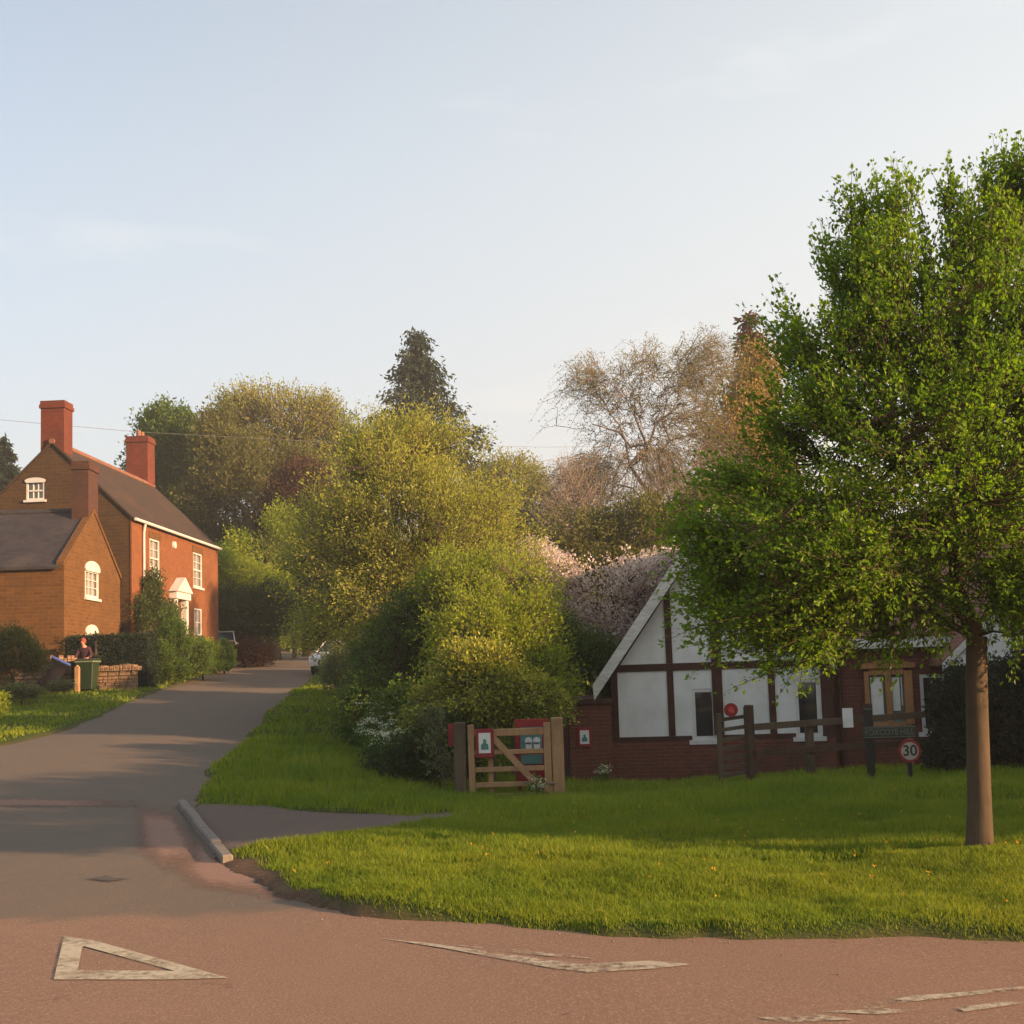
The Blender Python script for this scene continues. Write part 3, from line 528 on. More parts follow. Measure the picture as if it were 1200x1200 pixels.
# blossom
bt('blossom_tree', 'pink flowering cherry tree behind the brick outhouse wall', 'tree', 715, 31, .12,
   [(700, 705, 31, 70, 45, 60), (760, 690, 31, 55, 42, 60), (655, 690, 31.5, 35, 40, 45), (680, 740, 30.5, 50, 38, 50), (800, 670, 31, 35, 30, 40), (740, 750, 30.5, 55, 40, 50), (640, 665, 32, 24, 20, 30)],
   2300, .45, 12, .075, 'lf_blossom', 'bark_dark', up=.6, spread=.09, hollow=.35, gap=.36, gapf=1.3, seed=31, wid=.8, part='blossom', sec=110)
bt('small_blossom_tree', 'small pink blossom tree on the left, showing beside the willow', 'tree', 628, 34, .07,
   [(625, 668, 34, 30, 30, 35), (600, 680, 34, 20, 22, 25)], 600, .35, 12, .08, 'lf_blossom', 'bark_dark', up=.7, spread=.1, hollow=.4, gap=.2, seed=32, wid=.8, part='blossom')
bt('understorey_bush', 'dark green bush filling the space beneath the pink blossom', 'bush', 690, 28.5, .05,
   [(690, 785, 28.5, 45, 45, 40), (655, 760, 28.5, 30, 45, 35), (735, 800, 29, 30, 30, 30)], 1200, .3, 15, .075, 'lf_mid', 'bark_dark', up=.6, spread=.1, hollow=.3, gap=.1, seed=33)
# background trees
bt('tall_conifer_stub', 'x', 'tree', 485, 80, .3, [(485, 640, 80, 20, 40, 20)], 10, .3, 3, .1, 'lf_conifer') if False else None
def conifer(name, label, px, Y, top_py, half_px, low_py, lmat, seed, nb=150, droop=.35, lsize=.22, irregular=.35, pw=.85, group=None, lpb=85):
    r = np.random.default_rng(seed); x = P(px, top_py, Y).x; y = Y; z = GZ(x, Y)-.03; topz = P(px, top_py, Y).z-z; low = P(px, low_py, Y).z-z; Rm = half_px*Y/F
    t = thing(name, label, 'tree', (x, y, z), 0, group); H = topz
    a0 = []; b0 = []; L_ = []; T_ = []
    for i in range(nb):
        f = (i+.5)/nb; h = low+(H-low)*(1-(1-f)**1.0); h += r.normal(0, .02*H); an = r.random()*6.283; prof = max(.03, (1-min(1, max(0, (h-low)/(H-low)))))**pw
        # whorl lumps
        R_ = Rm*prof*(1-irregular+irregular*2*r.random())
        dirv = np.array([math.cos(an), math.sin(an), .12]); st = np.array([0, 0, h-.0*R_]); en = st+dirv*R_; en[2] -= droop*R_*.45
        a0.append(st); b0.append(en); m = max(8, int(lpb*(R_/Rm+.15))); tt = r.random(m)**.7
        p = st+(en-st)*tt[:, None]; p[:, 2] += np.sin(tt*3.14)*R_*.10; sp = .05*Rm+.14*R_*(1-tt)+.03*Rm; side = r.normal(0, 1, (m, 3))*sp[:, None]; side[:, 2] = -np.abs(side[:, 2])*1.1
        L_.append(p+side); q = np.repeat(dirv[None], m, 0); q[:, 2] = -droop*1.5; T_.append(q)
    m = 40; L_.append(np.stack([r.normal(0, .04*Rm, m), r.normal(0, .04*Rm, m), H-r.random(m)*.12*H], 1)); T_.append(np.tile([0, 0, 1.], (m, 1)))
    leaves_mesh('crown', np.concatenate(L_), np.concatenate(T_), lsize, lmat, t, .42, .3, seed)
    v, q = seg_tubes(np.array(a0), np.array(b0), .03, .01, 4); zs = np.linspace(-.2, H*.98, 12); ax = np.stack([np.zeros(12), np.zeros(12), zs], 1)
    rr = np.linspace(max(.12, H*.012), .02, 12); v2, q2 = seg_tubes(ax[:-1], ax[1:], rr[:-1], rr[1:], 10); npmesh('trunk', np.concatenate([v, v2]), np.concatenate([q, q2+len(v)]), 'bark_dark', t)
    return t
conifer('conifer_tree', 'tall dark blue-green conifer rising above the willow', 487, 85, 388, 78, 545, 'lf_conifer', 41, 150, .55, .38, .45, .95, lpb=150)
conifer('distant_conifer', 'dark conifer tip at the far left edge beyond the stone house', 5, 90, 521, 30, 640, 'lf_yew', 42, 130, .3, .5, .1, .6)
conifer('brown_conifer', 'rusty brown pointed conifer beside the birch, topped by a dark tip', 878, 62, 374, 46, 640, 'lf_brown', 43, 190, .3, .35, .3, .62)
bt('copper_tree', 'glowing copper orange tree between the birch and the big green tree', 'tree', 870, 55, .2,
   [(860, 500, 55, 45, 60, 50), (885, 560, 55, 50, 70, 50), (840, 580, 55, 30, 60, 40), (890, 450, 55, 30, 50, 30)], 1700, .8, 16, .16, 'lf_copper', up=1.0, spread=.2, hollow=.3, gap=.12, gapf=.5, seed=44)
bt('birch_tree', 'tall airy birch with drooping bare twigs and sparse buds against the sky', 'tree', 770, 50, .17,
   [(700, 500, 50, 65, 75, 70), (775, 450, 50, 65, 60, 70), (820, 430, 50, 45, 45, 50), (740, 560, 50, 75, 60, 70), (675, 560, 50, 40, 70, 50), (800, 530, 50, 60, 70, 60), (690, 440, 50, 30, 30, 30)],
   3000, 1.2, 13, .08, 'lf_birch', 'bark_birch', up=.25, droop=.42, spread=.10, hollow=.35, gap=.30, gapf=.42, seed=45, sec=260, shoot_r=.007, fork=.3)
bt('bare_tree', 'small grey leafless tree at the foot of the birch', 'tree', 665, 46, .09,
   [(670, 585, 46, 34, 42, 34), (655, 610, 46, 28, 30, 28)], 420, .8, 2, .06, 'lf_birch', 'bark_birch', up=1.0, droop=0, spread=.05, hollow=.2, seed=46, sec=140, shoot_r=.008)
bt('ash_tree', 'tall thinly leafed tree with pale yellow-green top right of the chimney', 'tree', 320, 84, .35,
   [(330, 500, 84, 75, 42, 70), (370, 520, 84, 45, 45, 50), (290, 500, 84, 42, 42, 45), (310, 540, 84, 50, 35, 50), (385,560,84,30,50,40)], 2600, 1.5, 10, .20, 'lf_golden', 'bark_grey', up=.9, spread=.28, hollow=.5, gap=.22, gapf=.35, seed=47, sec=200, shoot_r=.02)
bt('olive_tree', 'dense olive green rounded tree behind the red brick house roof', 'tree', 285, 76, .35,
   [(275, 560, 76, 50, 55, 55), (255, 520, 76, 26, 40, 35), (300, 590, 76, 50, 45, 55), (240, 600, 76, 40, 40, 40), (340,570,78,40,50,50), (265,625,78,48,38,45), (300,640,80,50,40,45)], 3200, 1.1, 16, .22, 'lf_oak', up=.6, spread=.25, hollow=.45, gap=.1, gapf=.4, seed=48)
bt('sycamore_tree', 'dark green rounded tree directly behind the far brick chimney', 'tree', 200, 80, .35,
   [(200, 520, 80, 38, 42, 45), (185, 560, 80, 34, 45, 40), (220, 550, 80, 28, 40, 35), (205, 600, 80, 45, 40, 40)], 2200, 1.2, 16, .26, 'lf_mid', up=.9, spread=.25, hollow=.4, gap=.12, gapf=.4, seed=49)
bt('copper_beech', 'dark purple-brown tree seen between the olive tree and the willow', 'tree', 360, 70, .25,
   [(355, 590, 70, 40, 50, 45), (370, 640, 70, 40, 45, 45), (335, 620, 70, 30, 40, 35), (395, 610, 70, 24, 40, 35)], 1700, .9, 15, .2, 'lf_purple', 'bark_dark', up=.5, spread=.22, hollow=.4, gap=.1, gapf=.5, seed=50)
bt('hillside_tree', 'small tan-green rounded tree on the skyline between the willow and the birch', 'tree', 605, 95, .25,
   [(600, 570, 95, 38, 32, 40), (625, 595, 95, 28, 30, 30), (575, 580, 95, 25, 35, 30)], 1300, 1.2, 12, .22, 'lf_golden', up=.6, spread=.28, hollow=.5, gap=.15, gapf=.35, seed=51, sec=120, shoot_r=.02)
bt('lopped_tree', 'gnarled tree with pale cut branches forking above the bushes by the house', 'tree', 322, 64, .28,
   [(300, 650, 64, 26, 22, 25), (330, 620, 64, 24, 26, 25), (285, 640, 64, 18, 18, 20)], 350, .7, 14, .16, 'lf_lime', 'bark', up=.7, spread=.2, hollow=.3, seed=52, sec=40, fork=.6)
bt('yellow_bush', 'sunlit yellow-green bush right behind the far corner of the brick house', 'bush', 285, 62, .1,
   [(275, 680, 62, 28, 28, 30), (310, 690, 62, 30, 25, 30), (262, 665, 62, 18, 20, 20)], 1000, .6, 15, .15, 'lf_lime', up=.8, spread=.17, hollow=.4, seed=53)
bt('laurel_bush', 'tall dark green bush beside the road past the brick house', 'bush', 300, 60.5, .1,
   [(290, 725, 60.5, 40, 35, 40), (320, 715, 60.5, 28, 34, 30), (270, 715, 61, 24, 30, 25)], 1500, .45, 16, .14, 'lf_dark', 'bark_dark', up=.6, spread=.15, hollow=.45, seed=54)
bt('roadside_shrub', 'low brown-green shrub at the kerb past the brick house', 'shrub', 292, 58, .06,
   [(292, 764, 58, 26, 13, 26), (280, 752, 60, 20, 22, 20), (300, 774, 58, 20, 5, 20)], 600, .3, 14, .12, 'lf_purple', 'bark_dark', up=.6, spread=.1, hollow=.4, seed=55)
bt('bend_hedge', 'light green hedge closing the road at the top of the hill', 'hedge', 370, 88, .1,
   [(345, 730, 88, 40, 36, 40), (390, 725, 88, 40, 40, 40), (350, 754, 88, 30, 8, 30), (360, 690, 90, 45, 35, 40)], 1700, .8, 15, .2, 'lf_lime', up=.8, spread=.2, hollow=.3, seed=56)
bt('back_hedge', 'long dark hedge of mixed trees below the birch', 'hedge', 720, 42, .15,
   [(690, 640, 42, 55, 42, 50), (760, 630, 42, 60, 42, 50), (830, 620, 42, 55, 55, 50), (650, 660, 43, 35, 40, 40), (890, 640, 42, 50, 55, 50), (730, 680, 41, 90, 45, 50)],
   2600, .6, 17, .14, 'lf_oak', 'bark_dark', up=.5, spread=.18, hollow=.45, gap=.08, gapf=.6, seed=57)
bt('far_hedge', 'olive hedge behind the willow on the right, below the skyline tree', 'hedge', 610, 60, .15,
   [(620, 640, 60, 40, 40, 50), (580, 640, 62, 40, 45, 50), (650, 640, 62, 30, 30, 40)], 1300, .8, 15, .18, 'lf_oak', up=.6, spread=.2, hollow=.4, seed=58)
bt('garden_thicket', 'dense green thicket between the road and the dark purple tree', 'thicket', 345, 66, .12,
   [(345, 680, 68, 40, 35, 40), (375, 700, 68, 36, 40, 40), (330, 655, 70, 32, 30, 40), (390, 660, 72, 34, 40, 40)], 1800, .6, 15, .17, 'lf_oak', up=.6, spread=.2, hollow=.4, seed=59)
# dark evergreen hedge right, behind the roadside tree
bt('dark_evergreen', 'near-black evergreen bush filling the right edge behind the bare trunk', 'bush', 1150, 17.6, .1,
   [(1130, 900, 17.6, 40, 55, 50), (1175, 860, 17.8, 60, 90, 80), (1235, 850, 17.8, 70, 110, 80), (1180, 935, 17.2, 75, 40, 60), (1135, 830, 18, 38, 50, 45), (1260, 920, 17, 60, 60, 60)],
   3000, .2, 16, .055, 'lf_yew', 'bark_dark', up=.4, spread=.07, hollow=.55, seed=60, wid=.6)
# far-off wood closing the view between the nearer crowns
r = np.random.default_rng(400); n = 26000; x = r.uniform(-62, 62, n); y = r.uniform(112, 128, n); hgt = 6.5+3.5*vnoise(x, y, .09, 40)+2.0*vnoise(x, y, .33, 41)
zz = hz(x, y)+r.random(n)**.6*hgt; c = np.stack([x, y, zz], 1)
tag(leaves_mesh('distant_wood', c, np.tile([0, -.3, .6], (n, 1)), 1.1, 'lf_oak', None, .7, .4, 401), 'dull olive far-off wood on the hilltop glimpsed between the trees', 'wood', kind='stuff')
# neighbouring trees out of the picture to the right; they shade the lane
for i, (x, y, h, rr) in enumerate([(13.5, 8.5, 5.2, 2.8), (14, 13, 5.2, 2.8), (18, 8.8, 6.0, 3.2), (16.5, 16, 5.8, 2.6), (20, 13.5, 6.5, 3.2), (15.5, 19.6, 7.6, 2.9), (20, 18.5, 8.6, 3.4), (25, 14, 8.5, 3.4)]):
    z = GZ(x, y); tree('lane_tree', 'leafy tree standing out of view along the lane to the right', 'tree', (x, y, z), .18, [(x, y, z+h*.55, rr, rr, h*.45), (x+.3, y-.2, z+h*.25, rr*.95, rr*.95, h*.28)], 1700, .5, 15, .26, 'lf_mid', up=.4, spread=.2, hollow=.4, seed=70+i, group='trees along the lane outside the frame', sec=40)

# ------------------------------------------------------------------ left: stone and brick houses
def win(par, name, axis, face, u0, u1, z0, z1, out, cols=2, rows=3, arch=0, pane='pane_light', sill=True, label=None, fw=.07):
    """window in a pocket: axis 'x' -> wall normal along x at x=face, u = y;  'y' -> normal along y at y=face, u = x ; out = +1/-1 outward"""
    def bx_(mb, a, b, c, d, e, f):   # a..b depth (outward from face), c..d u, e..f z
        p, q = sorted((face+out*a, face+out*b))
        mb.box(p, q, c, d, e, f) if axis == 'x' else mb.box(c, d, p, q, e, f)
    fr = MB(); a, b = -.07, -.01
    bx_(fr, a, b, u0, u0+fw, z0, z1); bx_(fr, a, b, u1-fw, u1, z0, z1); bx_(fr, a+.002, b-.002, u0+fw, u1-fw, z0, z0+fw); bx_(fr, a+.002, b-.002, u0+fw, u1-fw, z1-fw, z1)
    if arch:
        n = 9; pts = [(u0-.05, z1-.0)]; c = (u0+u1)/2; hw = (u1-u0)/2+.05
        outer = [(c-hw*math.cos(math.pi*k/n), z1+.02+arch*math.sin(math.pi*k/n)) for k in range(n+1)]
        poly = outer+[(u1-.01, z1-.06), (u0+.01, z1-.06)]
        if axis == 'x': fr.prism(poly, 'x', face+out*.004, face+out*.05)
        else: fr.prism(poly, 'y', face+out*.004, face+out*.05)
    o = fr.build(name, 'white_paint', par); 
    if label: o['label'] = label
    g = MB(); bx_(g, -.12, -.10, u0+.01, u1-.01, z0+.01, z1-.01); g.build('pane', pane, o)
    if cols*rows > 1:
        gb = MB()
        for i in range(1, cols): u = u0+fw+(u1-u0-2*fw)*i/cols; bx_(gb, -.095, -.03, u-.014, u+.014, z0+fw, z1-fw)
        for i in range(1, rows): z = z0+fw+(z1-z0-2*fw)*i/rows; bx_(gb, -.092, -.034 if i*2 != rows else -.02, u0+fw, u1-fw, z-.014 if i*2 != rows else z-.03, z+.014 if i*2 != rows else z+.03)
        gb.build('glazing_bars', 'white_paint', o)
    if sill: s = MB(); bx_(s, -.05, .08, u0-.08, u1+.08, z0-.09, z0-.003); s.build('sill', 'white_paint', o)
    return o
def pocket(axis, face, u0, u1, z0, z1, out, depth=.16):
    m = MB(); p, q = sorted((face-out*depth, face+out*.2)); m.box(p, q, u0, u1, z0, z1) if axis == 'x' else m.box(u0, u1, p, q, z0, z1); return m
# main house ; local x to the right (street front at x=0), y up the hill
c0 = P(153, 780, 46); hz0 = 1.75; eave = P(155, 605, 46).z-hz0; rid = P(60, 519, 46).z-hz0; HWd = 6.2; HL = 11.4
hs = thing('brick_house', 'red brick and stone house with two brick chimneys left of the uphill road', 'house', (c0.x, 46, hz0), R(-2.6))
wb = MB(); wb.prism([(-HWd, -.6), (0, -.6), (0, eave), (-HWd/2, rid), (-HWd, eave)], 'y', .02, HL)
wo = wb.build('wall', 'gable_stone', hs)
fr = MB(); fr.box(.004, .06, 0, HL-.003, -.55, eave-.02); fo = fr.build('brick_front', 'front_brick', hs)
uy = [(2.0, 3.15), (7.6, 8.9)]; zt = P(226, 645, 53).z-hz0; zs_ = P(227, 686, 53).z-hz0; zt2 = P(232, 712, 53.5).z-hz0
cuts = [pocket('x', .06, a, b, zs_, zt, 1, .2) for a, b in uy]+[pocket('x', .06, 7.7, 8.8, .9, zt2, 1, .2), pocket('x', .06, 2.0, 3.1, .9, zt2, 1, .2), pocket('x', .06, 4.75, 5.85, 0.1, 2.5, 1, .2)]
ax0 = P(28, 575, 46).x-c0.x; ax1 = P(50, 575, 46).x-c0.x; az0 = P(40, 585, 46).z-hz0; az1 = P(40, 563, 46).z-hz0
carve(fo, cuts); carve(wo, cuts+[pocket('y', .02, ax0, ax1, az0, az1, -1)])
win(hs, 'window', 'x', .06, *uy[0], zs_, zt, 1, 2, 4); win(hs, 'window', 'x', .06, *uy[1], zs_, zt, 1, 2, 4)
win(hs, 'window', 'x', .06, 7.7, 8.8, .9, zt2, 1, 2, 4); win(hs, 'window', 'x', .06, 2.0, 3.1, .9, zt2, 1, 2, 4)
win(hs, 'window', 'y', .02, ax0, ax1, az0, az1, -1, 3, 2, arch=.12, label='small arched attic window in the stone gable')
for (a, b) in uy: MB().box(.063, .085, a-.1, b+.1, zt+.003, zt+.28).build('lintel', 'ironstone', hs)
dr = MB().box(-.06, -.02, 4.78, 5.82, .12, 2.3).build('door', 'white_paint', hs); MB().box(-.018, .03, 5.6, 5.64, 1.1, 1.25).build('handle', 'metal', dr)
# door surround with pediment and pilasters
zp = P(206, 690, 51).z-hz0
ds = MB(); 
for u in (4.45, 5.85): ds.box(.062, .30, u, u+.3, .05, zp-.45)
ds.box(.062, .38, 4.35, 6.25, zp-.447, zp-.15); ds.prism([(4.25, zp-.147), (6.35, zp-.147), (5.3, zp+.5)], 'x', .062, .45); ds.build('door_surround', 'white_paint', hs)
dfr = MB(); pts = [(4.78+.52+.52*math.cos(t), 2.35+.5*math.sin(t)) for t in np.linspace(0, math.pi, 9)]; dfr.prism(pts, 'x', .07, .10); dfr.build('fanlight', 'pane_light', hs)
# roof slabs
def roof(par, x0, x1, y0, y1, ze, zr, mat, th=.10, ov=.25, oy=.12, ridge=True, along='y'):
    xm = (x0+x1)/2; sl = (zr-ze)/((x1-x0)/2); r_ = MB()
    for s_, xa in ((-1, x0-ov), (1, x1+ov)):
        za = ze-ov*sl; pts = [(xa, za+.01), (xa, za+.01+th), (xm, zr+.01+th), (xm, zr+.01)]
        if along == 'y': r_.prism(pts, 'y', y0-oy, y1+oy)
        else: r_.prism(pts, 'x', y0-oy, y1+oy)
    o = r_.build('roof', mat, par)
    if ridge:
        k = MB(); 
        if along == 'y': k.tube([(xm, y0-oy-.01, zr+th+.0), (xm, y1+oy+.01, zr+th+.0)], .11, 8)
        else: k.tube([(y0-oy-.01, xm, zr+th), (y1+oy+.01, xm, zr+th)], .11, 8)
        k.build('ridge_tiles', 'clay_tile' if mat != 'slate' else 'slate', o)
    return o
rf = roof(hs, -HWd, 0, .0, HL, eave, rid, 'tile', ov=.18, oy=.05)
def chimney(par, x0, x1, y0, y1, z0, z1, mat, pots=0):
    c = MB(); c.box(x0, x1, y0, y1, z0, z1-.3); c.box(x0-.05, x1+.05, y0-.05, y1+.05, z1-.297, z1-.15); c.box(x0-.02, x1+.02, y0-.02, y1+.02, z1-.147, z1)
    o = c.build('chimney', mat, par)
    for i in range(pots): 
        yy = y0+(y1-y0)*(i+.5)/pots; p = MB(); p.tube([((x0+x1)/2, yy, z1), ((x0+x1)/2, yy, z1+.32)], [.12, .10], 10); p.build('chimney_pot', 'clay_tile', o)
    return o
q0 = P(45, 500, 46).x-c0.x; q1 = P(73, 500, 46).x-c0.x
chimney(hs, q0, q1, .05, .85, rid-.75, P(60, 468, 46).z-hz0, 'chimney_brick')
q0 = P(147, 540, 56.4).x-c0.x-.5; chimney(hs, q0, q0+1.05, HL-1.0, HL-.02, rid-.75, P(163, 513, 57).z-hz0, 'chimney_brick', 2)
gt = MB(); gt.tube([(.22, -.02, eave-.11), (.22, HL+.02, eave-.11)], .065, 8); gt.build('gutter', 'white_paint', hs)
dp = MB(); dp.tube([(.20, 1.15, eave-.12), (.13, 1.15, eave-.5), (.13, 1.15, -.2)], .05, 8); dp.build('downpipe', 'white_paint', hs)
al = MB(); al.tube([(.062, 4.9, zt+.02), (.16, 4.9, zt+.02)], [.17, .15], 12); al.build('alarm_box', 'white_paint', hs)
fl = MB(); fl.prism([(-.12, -.01+eave-.3), (.0, eave-.3), (.0, eave), (-HWd/2+.3, rid-.3), (-HWd/2+.3, rid-.42)], 'y', -.03, .017); fl.build('verge_course', 'ironstone', hs) if False else None
# outbuilding
co = P(75, 780, 40); oz = 1.25; oe = P(75, 663, 40).z-oz; orr = P(101, 602, 42.9).z-oz; OW = 5.7
ob = thing('stone_outbuilding', 'low ironstone building with slate roof and small chimney in front of the brick house', 'house', (co.x, 40, oz), 0)
wb = MB(); wb.prism([(0, -.6), (OW, -.6), (OW, oe), (OW/2, orr), (0, oe)], 'x', -11, 0); wo = wb.build('wall', 'ironstone', ob)
w0 = 1.95; w1 = 3.35; wz0 = P(106, 701, 42.6).z-oz; wz1 = P(106, 668, 42.6).z-oz; lz1 = P(104, 741, 42.4).z-oz
carve(wo, [pocket('x', 0, w0, w1, wz0, wz1, 1), pocket('x', 0, w0+.05, w1-.2, lz1-1.2, lz1, 1)])
win(ob, 'window', 'x', 0, w0, w1, wz0, wz1, 1, 3, 3, arch=.3, label='upper arched white window in the stone gable', fw=.10)
win(ob, 'window', 'x', 0, w0+.05, w1-.2, lz1-1.2, lz1, 1, 2, 3, arch=.26, label='lower arched window, mostly hidden by the hedge', fw=.10)
roof(ob, 0, OW, -11, 0, oe, orr, 'slate', ov=.15, oy=-.12, along='x')
cp = MB()
for (ya, yb) in ((-.12, OW/2), (OW+.12, OW/2)):
    cp.prism([(ya, oe-.02), (ya, oe+.14), (yb, orr+.17), (yb, orr+.02)], 'x', -.22, .03)
cp.build('gable_coping', 'ironstone', ob)
chimney(ob, -.62, -.02, OW/2-.5, OW/2+.5, orr-.4, P(100, 543, 42.8).z-oz, 'lichen_brick')

# creeper on the house front, hedges, garden
def wallplant(name, label, cat, par_pts, n, ls, mat, seed, sp=.12, lps=14, size=.1, base=None, up=.3):
    return tree(name, label, cat, base, .04, par_pts, n, ls, lps, size, mat, 'bark_dark', up=up, spread=sp, hollow=.2, seed=seed, sec=30)
cx = c0.x+.3
wallplant('climbing_creeper', 'dark green climber growing up the brick front beside the downpipe', 'climbing plant', [(cx+.1, 47.6, 4.9, .35, .9, 1.3), (cx+.15, 48.6, 3.6, .4, 1.1, 1.4), (cx, 46.6, 4.3, .3, .6, 1.0)], 900, .35, 'lf_creeper', 80, base=(cx+.1, 47.4, 1.7))
wallplant('doorway_climber', 'bushy climber arching left of the white doorway', 'climbing plant', [(cx+.2, 49.5, 4.4, .35, .6, .6), (cx+.2, 49.2, 3.2, .35, .4, 1.2)], 380, .3, 'lf_creeper', 81, base=(cx+.2, 49.4, 1.9))
def box_hedge(name, label, x0, x1, y0, y1, z0, z1, mat, seed, dens=1000, size=.06):
    r = np.random.default_rng(seed); A_ = 2*((x1-x0)*(z1-z0)+(y1-y0)*(z1-z0))+(x1-x0)*(y1-y0); n = int(A_*dens)
    t = thing(name, label, 'hedge', ((x0+x1)/2, (y0+y1)/2, z0)); w_ = np.array([(y1-y0)*(z1-z0)]*2+[(x1-x0)*(z1-z0)]*2+[(x1-x0)*(y1-y0)*1.0]); k = r.choice(5, n, p=w_/w_.sum())
    p = r.random((n, 3)); p[k == 0, 0] = 0; p[k == 1, 0] = 1; p[k == 2, 1] = 0; p[k == 3, 1] = 1; p[k == 4, 2] = 1
    nr = np.zeros((n, 3)); nr[k == 0, 0] = -1; nr[k == 1, 0] = 1; nr[k == 2, 1] = -1; nr[k == 3, 1] = 1; nr[k == 4, 2] = 1
    c = np.stack([x0+p[:, 0]*(x1-x0), y0+p[:, 1]*(y1-y0), z0+p[:, 2]*(z1-z0)], 1)+r.normal(0, .045, (n, 3))-np.array([(x0+x1)/2, (y0+y1)/2, z0])
    leaves_mesh('foliage', c, nr, size, mat, t, .6, .2, seed)
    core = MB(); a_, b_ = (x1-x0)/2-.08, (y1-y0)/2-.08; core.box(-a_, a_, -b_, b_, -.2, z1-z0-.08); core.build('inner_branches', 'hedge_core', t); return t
hA = P(76, 790, 40.6).x; hB = P(181, 790, 40.6).x
box_hedge('clipped_hedge', 'dark clipped yew hedge in front of the stone gable, between the lane and the person', hA, hB, 40.0, 40.9, GZ(hB, 40.5)-.1, P(130, 746, 40).z, 'lf_yew', 90)
conifer('conical_yew', 'small conical yew standing just right of the person', 112, 39.8, 741, 9, 800, 'lf_yew', 91, 60, .1, .07, .1, .6, lpb=40)
bt('front_garden_bush', 'leafy green bush below the white doorway of the brick house', 'bush', 205, 44, .05, [(205, 755, 44, 20, 28, 22), (190, 770, 43, 16, 20, 18), (225, 765, 45, 24, 18, 22), (200, 735, 45, 14, 22, 14), (205, 784, 43.5, 22, 12, 20), (232, 780, 45, 16, 9, 16)], 1300, .25, 14, .08, 'lf_mid', 'bark_dark', up=.8, spread=.09, hollow=.4, seed=92)
bt('garden_edge_bush', 'bright leafy bush on the road edge right of the doorway bush', 'bush', 238, 47, .04, [(238, 765, 47, 20, 16, 20), (225, 782, 46, 18, 9, 18), (245, 780, 47, 18, 7, 16)], 500, .2, 14, .08, 'lf_lime', 'bark_dark', up=.6, spread=.08, hollow=.4, seed=93)
bt('rounded_box_bush', 'rounded clipped green bush in front of the parked white car by the house', 'bush', 263, 52.5, .05, [(262, 766, 52.5, 13, 16, 14), (262, 776, 52.5, 12, 8, 13)], 500, .12, 16, .07, 'lf_mid', 'bark_dark', up=.1, spread=.05, hollow=.8, seed=94)
bt('corner_garden_bush', 'dull green bush at the left edge in front of the ironstone wall', 'bush', 15, 35, .04, [(12, 765, 35, 28, 28, 30), (35, 775, 35.5, 14, 16, 16), (-15, 770, 35, 25, 35, 30)], 1000, .25, 14, .08, 'lf_oak', 'bark_dark', up=.7, spread=.09, hollow=.4, seed=95)
bt('wall_foot_plant', 'low pale green plants at the foot of the rubble wall on the left', 'plant', 25, 33.5, .02, [(25, 812, 33.5, 32, 8, 14), (70, 806, 35.5, 18, 6, 10)], 420, .15, 12, .06, 'lf_pale', 'bark_dark', up=1, spread=.06, hollow=.2, seed=96)
bt('verge_corner_shrub', 'yellowish low shrub at the extreme left edge of the verge', 'shrub', -4, 28.5, .02, [(-4, 825, 28.5, 12, 12, 12)], 160, .15, 12, .06, 'lf_lime', 'bark_dark', up=1, spread=.05, hollow=.2, seed=97)
def drystone(name, label, pa, pb, h, th=.38, seed=0):
    r = random.Random(seed); a_ = Vector(pa); b_ = Vector(pb); L_ = (b_-a_).length; t = thing(name, label, 'wall', a_, math.atan2(b_.y-a_.y, b_.x-a_.x)); mb = MB(); z = 0
    while z < h:
        hh = r.uniform(.09, .16); u = 0
        while u < L_:
            l = r.uniform(.15, .42); 
            if z+hh < h+.06: mb.box(u+.008, min(u+l, L_)-.008, -th/2+r.uniform(0, .05), th/2-r.uniform(0, .05), z+.006, z+hh)
            u += l
        z += hh
    mb.build('stones', 'rubble', t, bevel=.012)
    u = 0; cpm = MB()
    while u < L_:
        l = r.uniform(.10, .2); cpm.box(u+.01, u+l, -th/2-.02, th/2+.02, z+.005, z+r.uniform(.12, .24)); u += l
    cpm.build('coping_stones', 'rubble', t, bevel=.015); return t
xs0 = P(14, 806, 38).x; xs1 = P(82, 806, 38.8).x
drystone('rubble_wall', 'sunlit orange rubble stone wall at the left, behind the tipped blue-lidded bin', (xs0, 38.2, GZ(xs0, 38.2)-.05), (xs1, 38.9, GZ(xs1, 38.9)-.05), .78, seed=1)
drystone('low_rubble_wall', 'low mossy stone wall right of the green wheelie bin', (P(117, 800, 39.6).x, 39.3, GZ(-13.5, 39.4)-.05), (P(168, 795, 40).x, 39.3, GZ(-12.6, 39.4)-.05), .62, seed=2)
gp = MB(); x_ = P(85, 800, 38).x; gp.box(-.07, .07, -.07, .07, -.1, .8); gp.prism([(-.07, .803), (.07, .803), (0, .88)], 'y', -.07, .07); o = gp.build('gate_post', 'gate_wood', bevel=.01, loc=(x_+.15, 38.0, GZ(x_, 38.0))); tag(o, 'short pale wooden gate post between the two wheelie bins', 'post')

